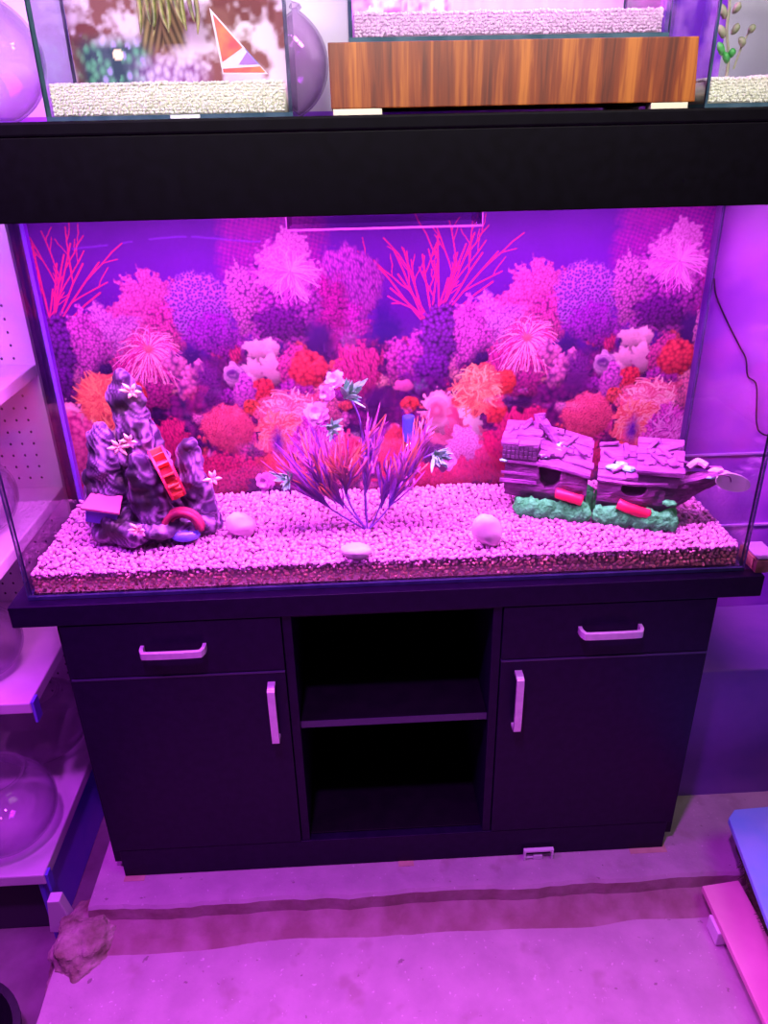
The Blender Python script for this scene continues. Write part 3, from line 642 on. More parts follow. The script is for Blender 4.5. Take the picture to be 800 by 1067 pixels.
bm = bmesh.new(); column(bm, [(116, 525, 18), (110, 490, 17), (106, 462, 14), (104, 446, 7)], .150, 12); rock_skin(bm, .003, 'left_peak', rock, RO)
bm = bmesh.new(); column(bm, [(166, 556, 17), (160, 535, 19), (151, 505, 17), (144, 484, 10), (141, 478, 6)], .112, 19); rock_skin(bm, .003, 'front_peak', rock, RO)
bm = bmesh.new(); column(bm, [(214, 545, 17), (206, 520, 17), (199, 492, 15), (196, 470, 11), (197, 464, 9)], .150, 25); rock_skin(bm, .003, 'right_peak', rock, RO)
bm = bmesh.new()
def gl(px, py, y, r, seed, dz=0):
    c = at('y', y, px, py); lump(bm, (c[0], y, c[2] + dz), r, 3, .28, 3, seed)
for (px, py, y, r, sd) in ((122, 548, .115, (.040, .034, .034), 1), (140, 556, .090, (.036, .026, .022), 2), (160, 552, .095, (.04, .026, .016), 3), (190, 548, .118, (.045, .03, .011), 4), (212, 546, .13, (.026, .02, .020), 5), (100, 520, .15, (.018, .03, .045), 6), (150, 540, .15, (.09, .05, .02), 7), (95, 500, .155, (.012, .02, .025), 8), (178, 543, .105, (.014, .012, .016), 9)):
    gl(px, py, y, r, sd)
rock_skin(bm, .003, 'rock_base', rock, RO, 720, .0007)
def rel(p): return Vector(p) - Vector(RO)
REDP = mat('red_paint', (.80, .05, .10), (.62, .02, .05), 40, .5)
# water wheel seen nearly edge on
c = rel(at('y', .118, 174, 493)); Mw = Matrix.Translation(c) @ Matrix.Rotation(-.30, 4, 'Y') @ Matrix.Rotation(.38, 4, 'Z')
bm = bmesh.new(); Rw = .046
for s in (-1, 1):
    prof = []; n_ = 28
    ring = [[bm.verts.new((s * .0115 + dx, rr * math.cos(q * 2 * PI / n_), rr * math.sin(q * 2 * PI / n_))) for dx, rr in ((-.002, Rw - .008), (.002, Rw - .008), (.002, Rw), (-.002, Rw))] for q in range(n_)]
    for q in range(n_):
        A = ring[q]; B = ring[(q + 1) % n_]
        for e in range(4): bm.faces.new([A[e], A[(e + 1) % 4], B[(e + 1) % 4], B[e]])
bm.transform(Mw); ww = obj('water_wheel', bm, REDP, rock); ww['label'] = 'red water wheel'
bm = bmesh.new(); q_ = 14
for i in range(q_):
    b2 = bmesh.new(); box(b2, -.0095, .0095, -.0012, .0012, Rw - .016, Rw + .001); b2.transform(Mw @ Matrix.Rotation(i * 2 * PI / q_, 4, 'X'))
    m_ = bpy.data.meshes.new('t'); b2.to_mesh(m_); b2.free(); bm.from_mesh(m_); bpy.data.meshes.remove(m_)
obj('paddle_ring', bm, mat('red_paddle', (.75, .10, .06), rough=.5), ww)
bm = bmesh.new(); tube(bm, [(-.0085, 0, 0), (.0085, 0, 0)], Rw - .012, 24); bm.transform(Mw); obj('drum', bm, mat('drum_red', (.35, .02, .05), rough=.6), ww)
# bridge arch
c = rel(at('y', .090, 190, 551)); bm = bmesh.new()
for rr, dy, tr in ((.032, 0, .0056), (.032, .012, .0056), (.024, .006, .003)):
    tube(bm, [(c.x + rr * math.cos(a), c.y + dy, c.z - .006 + rr * math.sin(a) * 1.15) for a in np.linspace(.05, PI - .05, 18)], tr, 8)
o = obj('bridge', bm, mat('bridge_paint', (.32, .02, .07), (.2, .01, .05), 60, .6), rock, smooth=True); o['label'] = 'red arched bridge'
bm = bmesh.new(); lump(bm, (c.x + .002, c.y + .004, c.z - .014), (.026, .016, .012), 3, .05, 2, 2); o = obj('pond', bm, mat('pond_blue', (.10, .12, .55), rough=.15), rock, smooth=True); o['label'] = 'small blue pond'
# hut
a = rel(at('y', .098, 106, 530)); bm = bmesh.new(); box(bm, a.x - .026, a.x + .026, a.y - .004, a.y + .03, a.z - .028, a.z - .002)
hutm = Matrix.Translation(a) @ Matrix.Rotation(.2, 4, 'Y') @ Matrix.Translation(-a); bm.transform(hutm); hut = obj('hut', bm, mat('hut_blue', (.12, .06, .50), rough=.6), rock, bevel=.002); hut['label'] = 'tiny blue hut'
bm = bmesh.new(); hull8(bm, [(a.x - .032, a.y - .012, a.z - .002), (a.x + .032, a.y - .012, a.z - .002), (a.x + .026, a.y + .034, a.z + .006), (a.x - .026, a.y + .034, a.z + .006), (a.x - .032, a.y - .012, a.z + .003), (a.x + .032, a.y - .012, a.z + .003), (a.x + .026, a.y + .034, a.z + .013), (a.x - .026, a.y + .034, a.z + .013)])
bm.transform(hutm); o = obj('hut_roof', bm, mat('roof_pink', (.36, .10, .20), rough=.6), hut, bevel=.001); o['label'] = 'flat pink roof'
CREAM = mat('cream_petal', (.92, .72, .45), (.9, .5, .6), 90, .5)
def star(bm, c, r, seed, n=6, up=.5):
    rnd = random.Random(seed)
    for i in range(n):
        a = i * 2 * PI / n + rnd.uniform(-.2, .2); L = r * rnd.uniform(.8, 1.15); e = Vector((math.cos(a) * L, -.4 * L + rnd.uniform(-.2, .2) * L, math.sin(a) * L + up * L * .3))
        tube(bm, [c, Vector(c) + e * .55, Vector(c) + e], [r * .10, r * .24, r * .04], 6)
    lump(bm, c, (r * .28,) * 3, 1, .1, 2, 1)
for (px, py, y, r, sd) in ((137, 408, .14, .016, 1), (124, 466, .118, .017, 2), (135, 460, .115, .014, 3), (144, 552, .062, .015, 4), (222, 499, .125, .015, 5)):
    bm = bmesh.new(); star(bm, rel(at('y', y, px, py)), r, sd); o = obj('flower', bm, CREAM, rock, smooth=True); o['label'] = 'small cream flower'

# ---- shipwreck, two halves
SO = Vector((.237, .162, .692)); SR = math.radians(-19)
SHIPW = mat('ship_wood', (.055, .012, .07), (.15, .04, .16), 70, .65, bump=.6, bscale=120, stretch=(.5, 1, 1.6))
SHIPL = mat('ship_plank', (.13, .035, .17), (.24, .085, .27), 60, .6, bump=.5, bscale=130, stretch=(.5, 1, 1))
SHIPD = mat('ship_dark', (.03, .012, .045), (.07, .03, .09), 60, .8)
MOSS = mat('green_moss', (.008, .50, .05), (.05, .92, .14), 60, .8, bump=.8, bscale=160)
MINT = mat('mint_algae', (.35, .85, .65), (.15, .6, .4), 90, .7, bump=.5, bscale=150)
REDT = mat('red_tarp', (.55, .01, .06), (.38, .01, .04), 30, .45)
def loft(secs, closed=True):
    bm = bmesh.new(); R_ = [[bm.verts.new(p) for p in s] for s in secs]; n = len(secs[0])
    for i in range(len(R_) - 1):
        for k in range(n): bm.faces.new([R_[i][k], R_[i][(k + 1) % n], R_[i + 1][(k + 1) % n], R_[i + 1][k]])
    bm.faces.new(R_[0][::-1]); bm.faces.new(R_[-1]); return bm
def sec(x, w, zb, zf, zk, cy=.045):
    h = .045 * w
    return [(x, cy - h * .72, zb), (x, cy - h * 1.0, zb + (zf - zb) * .3), (x, cy - h * 1.06, zb + (zf - zb) * .62), (x, cy - h, zf), (x, cy + h, zk), (x, cy + h * 1.04, zb + (zk - zb) * .5), (x, cy + h * .75, zb)]
def rough(bm, amp, f=60, cuts=0):
    if cuts: bmesh.ops.subdivide_edges(bm, edges=bm.edges[:], cuts=cuts, use_grid_fill=True)
    bm.normal_update()
    for v in bm.verts: v.co += v.normal * amp * noise.noise(v.co * f)
    return bm
def planks(bm, x0, x1, y0, y1, zf, n, seed, tilt=.25, th=.005):
    """weathered decking: boards laid tight on a slab, a few lifted or snapped short"""
    rnd = random.Random(seed); hull8(bm, [(x, y, zf(x, y) + dz) for dz in (-.004, .0015) for x, y in ((x0, y0 + .002), (x1, y0 + .002), (x1, y1 - .002), (x0, y1 - .002))])
    for i in range(n):
        y = y0 + (y1 - y0) * (i + .5) / n; w = (y1 - y0) / n * .46; xa = x0 - rnd.uniform(0, .004); xb = x1 + rnd.uniform(-.004, .004)
        cutp = rnd.uniform(.35, .7); parts = [(xa, xa + (xb - xa) * cutp - .0015), (xa + (xb - xa) * cutp, xb)] if rnd.random() < .7 else [(xa, xb)]
        for a, b in parts:
            if rnd.random() < .12: continue
            lift = rnd.choice((0, 0, 0, 1)) * rnd.uniform(.3, 1) * tilt * .016; d = rnd.uniform(.0018, .0042); sk = rnd.uniform(-.003, .003) * tilt * 4
            hull8(bm, [(x, y + sg * w + (sk if x == b else -sk), zf(x, y + sg * w) + d + dz + (lift if x == b else 0)) for dz in (-.003, th * .4) for x, sg in ((a, -1), (b, -1), (b, 1), (a, 1))])
    for k in range(int(n * tilt * 2.2)):
        x = rnd.uniform(x0 + .01, x1 - .01); y = rnd.uniform(y0 + .01, y1 - .01); a = rnd.uniform(0, PI); L = rnd.uniform(.008, .02); ca, sa = math.cos(a) * L, math.sin(a) * L; z = zf(x, y) + .008
        hull8(bm, [(x + u * ca - v * sa * .22, y + u * sa + v * ca * .22, z + dz + .003 * u) for dz in (-.002, .003) for u, v in ((-1, -1), (1, -1), (1, 1), (-1, 1))])
# stern half
st_ = thing('shipwreck_stern', 'left half of the broken purple shipwreck ornament, with high cabin and mossy foot', 'ornament', SO, SR, 'shipwreck halves')
bm = loft([sec(-.022, .96, .030, .107, .118), sec(.02, 1, .026, .107, .126), sec(.06, 1.02, .024, .098, .126), (sec(.10, 1, .024, .087, .118)), sec(.124, .96, .028, .084, .114)]); rough(bm, .0025, 70, 3)
hu = obj('hull', bm, SHIPW, st_)
bpy.context.view_layer.update()
bm = bmesh.new(); prism(bm, [(.038, .096), (.078, .096), (.076, .070), (.066, .056), (.052, .055), (.040, .070)], 'y', -.02, .05); cut(hu, bm)
bm = bmesh.new(); prism(bm, [(.0385, .0955), (.0775, .0955), (.0755, .070), (.0658, .0565), (.0522, .0555), (.0405, .070)], 'y', .02, .0495); o = obj('window_hole', bm, SHIPD, st_); o['label'] = 'dark square opening'
bm = bmesh.new(); box(bm, -.026, .034, -.004, .088, .105, .132); rough(bm, .002, 90, 5); obj('cabin', bm, SHIPW, st_)
bm = bmesh.new(); planks(bm, -.030, .036, -.006, .094, lambda x, y: .134 + .10 * y, 6, 3); obj('cabin_roof', bm, SHIPL, st_, bevel=.001)
bm = bmesh.new()
for r_ in range(3):
    for i in range(8): box(bm, -.027 + i * .0076, -.0205 + i * .0076, -.0075 + r_ * .0012 - .0005, -.003, .109 + r_ * .008, .1165 + r_ * .008)
obj('shingle_row', bm, SHIPD, st_, bevel=.0008)
bm = bmesh.new(); planks(bm, .036, .128, -.003, .092, lambda x, y: .106 - .20 * max(0, x - .04) + .33 * y, 7, 8, .6); obj('deck', bm, SHIPL, st_, bevel=.001)
bm = bmesh.new(); box(bm, -.026, .128, -.006, .001, .0, .006)
for v in bm.verts: v.co.z += .1 if v.co.x < 0 else .082
bmesh.ops.subdivide_edges(bm, edges=[e for e in bm.edges if abs(e.verts[0].co.x - e.verts[1].co.x) > .1], cuts=5)
for v in bm.verts: v.co.z += .006 * math.sin((v.co.x + .026) / .154 * PI)
obj('rail', bm, SHIPL, st_, bevel=.001)
bm = bmesh.new()
box(bm, -.030, .036, -.005, .0, .062, .068); box(bm, -.028, .036, -.004, .0, .078, .082); rough(bm, .0008, 90, 3); obj('wale', bm, SHIPL, st_)
bm = bmesh.new(); tube(bm, [(.026, .070, .135), (.029, .068, .160), (.027, .07, .170)], [.010, .0095, .011], 10); tube(bm, [(.034, .062, .160), (.046, .060, .143), (.062, .056, .122)], [.009, .0085, .008], 10); rough(bm, .0012, 90); obj('broken_mast', bm, SHIPL, st_)
bm = bmesh.new(); tube(bm, smooth_path([(.072, -.005, .050), (.090, -.008, .047), (.118, -.005, .040)]), .0095, 10); rough(bm, .0012, 80); o = obj('red_patch', bm, REDT, st_, smooth=True); o['label'] = 'red tarpaulin patch'
def moss(x0, x1, seed, parent):
    bm = bmesh.new()
    for i in range(16):
        x = x0 + (x1 - x0) * (i + .5) / 16
        for y in (.004, .03, .06, .085): lump(bm, (x, y - .006 * (y < .01), .014 + .004 * math.sin(i * 1.7 + seed)), (.012, .014, .019), 2, .35, 5, seed + i + int(y * 900))
    bm = fuse(bm, .004)
    for v in bm.verts: v.co.z = max(v.co.z, -.012)
    rough(bm, .003, 160); return obj('mossy_base', bm, MOSS, parent, smooth=True)
moss(.004, .130, 3, st_)['label'] = 'green mossy base'
for k_, (x, y, z, r) in enumerate(((.044, .012, .112, .008), (.064, .035, .113, .009), (.072, .055, .119, .010), (-.024, -.004, .104, .006))):
    bm = bmesh.new(); lump(bm, (x, y, z), (r * 1.3, r, r * .45), 3, .5, 6, k_); obj('algae_spot', bm, MINT, st_, smooth=True)
# bow half
bo_ = thing('shipwreck_bow', 'right half of the broken purple shipwreck ornament, with pointed bow and mossy foot', 'ornament', SO, SR, 'shipwreck halves')
secs = [sec(.142, 1, .024, .083, .112), sec(.18, 1.02, .022, .085, .115), sec(.22, 1, .022, .086, .110), sec(.255, .82, .022, .080, .098), sec(.280, .58, .034, .079, .086), sec(.305, .34, .050, .083, .088), sec(.326, .2, .066, .091, .094), sec(.345, .12, .080, .096, .097)]
bm = loft(secs); rough(bm, .0025, 70, 3); hu = obj('hull', bm, SHIPW, bo_); bpy.context.view_layer.update()
hp_ = [(.203 + .022 * math.cos(a), .070 + .0155 * math.sin(a)) for a in np.linspace(0, 2 * PI, 14)[:-1]]
bm = bmesh.new(); prism(bm, hp_, 'y', -.02, .05); cut(hu, bm)
bm = bmesh.new(); prism(bm, [(.203 + (u - .203) * .97, .070 + (v - .070) * .97) for u, v in hp_], 'y', .02, .0495); o = obj('window_hole', bm, SHIPD, bo_); o['label'] = 'dark oval opening'
bm = bmesh.new(); box(bm, .208, .274, .000, .086, .078, .104)
for v in bm.verts: v.co.z += .16 * v.co.y
rough(bm, .002, 90, 5); obj('cabin', bm, SHIPD, bo_)
bm = bmesh.new(); planks(bm, .204, .280, -.006, .092, lambda x, y: .104 + .27 * y, 6, 13, .5); obj('cabin_roof', bm, SHIPL, bo_, bevel=.001)
bm = bmesh.new()
rnd = random.Random(4)
for k_ in range(9):
    lump(bm, (rnd.uniform(.212, .272), rnd.uniform(.01, .08), 0), (rnd.uniform(.006, .012), .008, .003), 2, .3, 4, k_)
    for v in bm.verts[-42:]: v.co.z += .1115 + .27 * v.co.y
obj('roof_rubble', bm, SHIPL, bo_)
bm = bmesh.new(); planks(bm, .142, .206, -.002, .092, lambda x, y: .086 + .30 * y, 5, 17, .6); obj('deck', bm, SHIPL, bo_, bevel=.001)
bm = bmesh.new()
for a0, a1 in (((.256, .003, .083), (.345, .040, .100)), ((.262, .088, .098), (.345, .050, .102)), ((.140, -.004, .083), (.256, .003, .083))): tube(bm, smooth_path([a0, ((a0[0] + a1[0]) / 2, (a0[1] + a1[1]) / 2, (a0[2] + a1[2]) / 2 - .004), a1]), .004, 6)
rough(bm, .0008, 90); obj('rail', bm, SHIPL, bo_)
bm = bmesh.new(); tube(bm, smooth_path([(.29, .05, .098), (.305, .058, .108), (.320, .052, .103)]), .006, 8); tube(bm, [(.345, .045, .094), (.352, .045, .096), (.360, .045, .096)], [.006, .005, .002], 8); lump(bm, (.335, .043, .100), (.012, .008, .006), 2, .4, 5, 3); rough(bm, .001, 90); o = obj('figurehead', bm, mat('pale_figurehead', (.75, .5, .72), (.5, .3, .55), 90, .6), bo_); o['label'] = 'pale carved bow end'
bm = bmesh.new(); tube(bm, smooth_path([(.180, -.006, .042), (.200, -.010, .036), (.233, -.004, .026)]), .0095, 10); rough(bm, .0012, 80); o = obj('red_patch', bm, REDT, bo_, smooth=True); o['label'] = 'red tarpaulin patch'
moss(.146, .276, 9, bo_)['label'] = 'green mossy base'
for k_, (x, y, z, r) in enumerate(((.165, .02, .099, .010), (.190, .018, .099, .009), (.178, .03, .102, .008), (.264, -.001, .050, .009), (.325, .03, .092, .006))):
    bm = bmesh.new(); lump(bm, (x, y, z), (r * 1.3, r, r * .5), 3, .5, 6, k_ + 9); obj('algae_spot', bm, MINT if k_ != 3 else MOSS, bo_, smooth=True)
# pale oval at the bow
FROST = bpy.data.materials.new('frosted_plastic'); FROST.use_nodes = True
nt = FROST.node_tree; pp = nt.nodes['Principled BSDF']; pp.inputs['Base Color'].default_value = (.62, .72, .66, 1); pp.inputs['Alpha'].default_value = .62; pp.inputs['Roughness'].default_value = .3
t = thing('plastic_tag', 'pale frosted oval plastic tag beside the bow of the shipwreck', 'tag', at('y', .040, 764, 503))
bm = bmesh.new(); n_ = 28
poly = [(.031 * math.cos(a) * (1 if math.cos(a) > 0 else 1.05), .0155 * math.sin(a) * (1 - .12 * math.cos(a) * (math.cos(a) < 0))) for a in np.linspace(0, 2 * PI, n_ + 1)[:-1]]
prism(bm, poly, 'y', -.0015, .0015); bm.transform(Matrix.Rotation(.30, 4, 'Y')); obj('oval_plate', bm, FROST, t, bevel=.0008)
bm = bmesh.new(); tube(bm, smooth_path([(-.040, 0, -.001), (-.030, -.003, .008), (-.014, -.003, .009), (-.006, -.002, .001)]), .0012, 6); bm.transform(Matrix.Rotation(.30, 4, 'Y')); obj('loop', bm, SHIPL, t, smooth=True)

# ---- lift tube
c = at('y', .272, 426, 500)
t = thing('filter_tube', 'clear upright filter tube with blue cap behind the plastic plant', 'tube', (c[0], .272, .690))
bm = bmesh.new(); lathe(bm, [(.0085, 0), (.0085, .115), (.0065, .115), (.0065, 0)], 20, closed=True); obj('clear_tube', bm, glass('milky_tube', (.86, .8, .88), (.7, .6, .75), ior=1.4), t, smooth=True)
bm = bmesh.new(); lathe(bm, [(0, .158), (.0105, .158), (.0115, .155), (.0115, .116), (.0085, .108), (0, .108)], 20); o = obj('cap', bm, mat('blue_cap', (.03, .06, .75), rough=.4), t); o['label'] = 'blue plastic cap'

# ---- plastic plant
PB = Vector((-.036, .116, .690)); plant = thing('plastic_plant', 'plastic aquarium plant with purple grass tufts and pink flowers on the gravel', 'plant', PB)
BLADE = attr_mat('plastic_blade', .45, .4); STEM = mat('plant_stem', (.10, .06, .28), (.16, .08, .35), 50, .5)
SPRIG = mat('mint_leaf', (.22, .60, .32), (.11, .42, .26), 120, .45); PETAL = mat('pink_petal', (.50, .17, .46), (.60, .26, .56), 60, .5)
def pp_(px, py, y): return Vector(at('y', y, px, py)) - PB
def stem(pts, r=.0016):
    bm = bmesh.new(); tube(bm, smooth_path(pts, 6), r, 7); return obj('stem', bm, STEM, plant, smooth=True)
def tuft(roots, tips, n, seed, w=.0009, c0=(.07, .02, .22), c1=(.50, .14, .36), parent=None):
    """n narrow curved blades from points along roots to points round tips"""
    rnd = random.Random(seed); bm = bmesh.new(); cols = []
    for i in range(n):
        r0 = Vector(roots[0]).lerp(Vector(roots[-1]), rnd.random() ** 1.2); a = rnd.randrange(len(tips)); b_ = rnd.random()
        tip = Vector(tips[a]).lerp(Vector(tips[(a + 1) % len(tips)]), b_ * .7) + Vector((rnd.gauss(0, .005), rnd.gauss(0, .012), rnd.gauss(0, .006)))
        tip = r0 + (tip - r0) * rnd.uniform(.55, 1.05)
        mid = r0.lerp(tip, .5) + Vector((rnd.gauss(0, .005), rnd.gauss(0, .006), rnd.uniform(-.002, .006)))
        P_ = smooth_path([r0, mid, tip + Vector((0, 0, rnd.uniform(-.004, .002)))], 4); m_ = len(P_) - 1
        side = (tip - r0).cross(Vector((rnd.gauss(0, .3), 1, rnd.gauss(0, .3)))).normalized(); th = Vector((0, .0004, 0))
        cc = np.array(c1) if rnd.random() < .62 else np.array((.60, .22, .09)) if rnd.random() < .55 else np.array((.20, .05, .34)); prev = None
        for k, p in enumerate(P_):
            t_ = k / m_; ww_ = w * (.55 + .9 * math.sin(PI * min(t_ * .8 + .15, 1))) * (1 if k < m_ else .12)
            cur = [bm.verts.new(p + side * ww_ - th), bm.verts.new(p + side * ww_ + th), bm.verts.new(p - side * ww_ + th), bm.verts.new(p - side * ww_ - th)]
            f = min(1, max(0, (t_ - .15) / .7)); cols += [np.array(c0) * (1 - f) + cc * f] * 4
            if prev:
                for e in range(4): bm.faces.new([prev[e], prev[(e + 1) % 4], cur[(e + 1) % 4], cur[e]])
            prev = cur
    o = obj('grass_tuft', bm, BLADE, parent or plant, smooth=False); add_color(o.data, np.array(cols)); return o
def sprig(c, n, seed, L=.026, spread=1.0, dirv=(0, -.4, .6)):
    rnd = random.Random(seed); bm = bmesh.new(); dv = Vector(dirv).normalized()
    for i in range(n):
        d = (dv + Vector((rnd.uniform(-1, 1), rnd.uniform(-.8, .3), rnd.uniform(-1, 1))) * spread).normalized(); l = L * rnd.uniform(.6, 1.1); s = d.cross(Vector((rnd.gauss(0, .4), 1, rnd.gauss(0, .4)))).normalized(); nn = d.cross(s)
        o_ = Vector(c) + Vector((rnd.gauss(0, .003), rnd.gauss(0, .003), rnd.gauss(0, .003)))
        vs_ = [[o_ + d * l * t_ + s * l * wd * sg + nn * (.0006 * q) for sg in (-1, 1) for q in (-1, 1)] for t_, wd in ((0, .03), (.35, .10), (.7, .085), (1, .012))]
        R_ = [[bm.verts.new(p) for p in (r_[0], r_[1], r_[3], r_[2])] for r_ in vs_]
        for k in range(3):
            for e in range(4): bm.faces.new([R_[k][e], R_[k][(e + 1) % 4], R_[k + 1][(e + 1) % 4], R_[k + 1][e]])
    return obj('leaf_sprig', bm, SPRIG, plant)
def flower(c, r, nrm, seed):
    rnd = random.Random(seed); bm = bmesh.new(); nz = Vector(nrm).normalized(); ux = nz.cross(Vector((.3, .2, 1))).normalized(); uy = nz.cross(ux)
    for lay in range(3):
        n_ = 12; rr = r * (1, .75, .45)[lay]
        for i in range(n_):
            a = (i + lay * .5) * 2 * PI / n_ + rnd.uniform(-.1, .1); d = ux * math.cos(a) + uy * math.sin(a); s = -ux * math.sin(a) + uy * math.cos(a); l = rr * rnd.uniform(.85, 1.1); o_ = Vector(c) + nz * (.003 * lay)
            pts_ = [(0, .10), (.5, .24), (.85, .22), (1, .08)]
            R_ = []
            for t_, wd in pts_:
                p = o_ + d * l * t_ * (.9 + .1 * math.sin(i * 2.4)) + nz * (.06 * l * t_ * t_ + .003 * lay * t_); R_.append([bm.verts.new(p + s * r * wd + nz * .0004), bm.verts.new(p - s * r * wd + nz * .0004), bm.verts.new(p - s * r * wd - nz * .0004), bm.verts.new(p + s * r * wd - nz * .0004)])
            for k in range(3):
                for e in range(4): bm.faces.new([R_[k][e], R_[k][(e + 1) % 4], R_[k + 1][(e + 1) % 4], R_[k + 1][e]])
    o = obj('flower', bm, PETAL, plant); o['label'] = 'pale pink flower'; return o
O3 = (0, 0, 0)
stem([O3, pp_(352, 535, .115), pp_(322, 515, .12), pp_(298, 499, .125), pp_(283, 500, .125)]); stem([O3, pp_(358, 525, .12), pp_(340, 500, .13), pp_(318, 470, .14)])
stem([O3, pp_(367, 530, .112), pp_(360, 505, .11), pp_(357, 480, .11)]); stem([O3, pp_(380, 520, .125), pp_(379, 470, .145), pp_(374, 435, .15), pp_(362, 410, .145)], .0018)
stem([O3, pp_(381, 520, .118), pp_(380, 480, .125), pp_(385, 450, .13)], .0018); stem([O3, pp_(400, 535, .112), pp_(422, 505, .115), pp_(436, 482, .118), pp_(452, 472, .12)])
stem([O3, pp_(392, 537, .13), pp_(400, 515, .14), pp_(408, 485, .145)]); stem([O3, pp_(362, 520, .14), pp_(352, 480, .155), pp_(345, 445, .155)])
tuft([pp_(345, 530, .112), pp_(318, 512, .118)], [pp_(276, 474, .12), pp_(284, 464, .13), pp_(298, 462, .12), pp_(292, 490, .10), pp_(272, 486, .12)], 46, 1)
tuft([pp_(358, 530, .112), pp_(330, 490, .13)], [pp_(298, 466, .13), pp_(308, 450, .14), pp_(325, 440, .14), pp_(338, 452, .12), pp_(318, 480, .10), pp_(345, 470, .12)], 120, 2, .0010)
tuft([pp_(350, 525, .10), pp_(332, 500, .10)], [pp_(312, 478, .09), pp_(322, 462, .09), pp_(335, 470, .09), pp_(325, 500, .08)], 50, 12, .0010, (.05, .015, .18), (.22, .06, .32))
tuft([pp_(360, 515, .108), pp_(359, 490, .108)], [pp_(338, 462, .10), pp_(348, 448, .11), pp_(358, 446, .11), pp_(372, 452, .11), pp_(384, 470, .11), pp_(340, 485, .09)], 60, 3, .0010, (.04, .012, .15), (.55, .16, .16))
tuft([pp_(381, 520, .12), pp_(384, 455, .13)], [pp_(378, 438, .13), pp_(388, 428, .13), pp_(397, 427, .13), pp_(404, 440, .13), pp_(393, 470, .12), pp_(372, 480, .12)], 60, 4, .0010, (.09, .025, .3), (.45, .13, .4))
tuft([pp_(397, 530, .13), pp_(406, 490, .142)], [pp_(396, 495, .14), pp_(402, 474, .145), pp_(412, 470, .145), pp_(420, 486, .13)], 44, 5, .0010, (.06, .02, .25), (.24, .06, .36))
tuft([pp_(405, 528, .112), pp_(430, 490, .118)], [pp_(412, 474, .115), pp_(420, 458, .12), pp_(434, 448, .12), pp_(446, 452, .12), pp_(448, 475, .11), pp_(428, 500, .10)], 84, 6, .0010, (.06, .02, .24), (.42, .12, .36))
tuft([pp_(428, 480, .13), pp_(436, 465, .13)], [pp_(432, 440, .13), pp_(440, 428, .135), pp_(452, 432, .135), pp_(456, 445, .13)], 36, 7, .0010, (.25, .06, .32), (.55, .22, .42))
sprig(pp_(300, 499, .115), 18, 1, .034, 1.0, (-.4, -.4, .2)); sprig(pp_(346, 446, .145), 18, 2, .034, 1.0, (.2, -.5, .2)); sprig(pp_(362, 412, .138), 22, 3, .042, .9, (.5, -.4, .5)); sprig(pp_(452, 474, .112), 22, 4, .038, 1.0, (.2, -.5, .1))
flower(pp_(277, 502, .115), .020, (-.3, -1, .3), 1); flower(pp_(330, 431, .145), .024, (-.2, -1, .5), 2); flower(pp_(349, 396, .14), .018, (-.3, -1, .6), 3); flower(pp_(341, 410, .138), .017, (-.5, -1, .2), 4); flower(pp_(464, 480, .108), .022, (.3, -1, .3), 5)

# ================================================================== ON TOP OF THE HOOD
def tub_gravel(name, x0, x1, y0, y1, z0, h, label, c1, c2, seed):
    """white gravel: small stones over a solid bed"""
    P = []; st = .0035
    def top(x, y): return z0 + h + .003 * noise.noise(Vector((x * 20, y * 20, seed)))
    for x in np.arange(x0 + .002, x1 - .0015, st):
        for z in np.arange(z0 + .0022, top(x, y0) - .001, st): P.append((x + random.uniform(-.0012, .0012), y0 + .0024, z + random.uniform(-.001, .001)))
        for y in np.arange(y0 + .004, y1 - .002, st): P.append((x + random.uniform(-.0012, .0012), y + random.uniform(-.0012, .0012), top(x, y) - .0022 + random.uniform(-.0006, .0012)))
    P = np.array(P); P[:, 0] = np.clip(P[:, 0], x0 + .0024, x1 - .0024); n = len(P)
    t = RNG.random((n, 1)); V, F_, C_ = stones(P, RNG.uniform(.0023, .0029, n), np.array(c1) * (1 - t) + np.array(c2) * t, 1)
    k = len(V); B = np.array([(x, y, z) for z in (z0, z0 + h - .004) for x, y in ((x0 + .001, y0 + .002), (x1 - .001, y0 + .002), (x1 - .001, y1 - .001), (x0 + .001, y1 - .001))])
    q = [(0, 3, 2), (0, 2, 1), (4, 5, 6), (4, 6, 7)] + sum([[(a, (a + 1) % 4, (a + 1) % 4 + 4), (a, (a + 1) % 4 + 4, a + 4)] for a in range(4)], [])
    return tag(mesh_np(name, np.vstack([V, B]), np.vstack([F_, np.array(q) + k]), gm, np.vstack([C_, np.tile(np.array(c1), (8, 1))])), label, 'gravel', kind='stuff')
LZ = HT + .0002
def small_tank(label, x0, x1, y0, y1, z0, h):
    t = thing('small_aquarium', label, 'aquarium', ((x0 + x1) / 2, (y0 + y1) / 2, z0), group='small tanks on top of the hood')
    glass_box(t, x0, x1, y0, y1, z0, h, .005, PANE2, GEDGE2); return t
tA = small_tank('small glass tank on the left of the hood with white gravel and red triangular card', -.422, -.115, 0, .14, LZ, .21)
o = obj('paper_label', nb(-.2685, -.2315, -.0008, -.0001, LZ - .0005 + .001, LZ + .0045), mat('label_paper', (.75, .8, .75), rough=.8)); o.parent = tA; o.matrix_parent_inverse = Matrix.Identity(4); o.data.transform(Matrix.Translation(-Vector(tA.location)))
tub_gravel('white_gravel', -.4155, -.1215, .0065, .1335, LZ + .0055, .036, 'bed of creamy white gravel in the small tank on the left', (.82, .82, .60), (.93, .93, .78), 3)
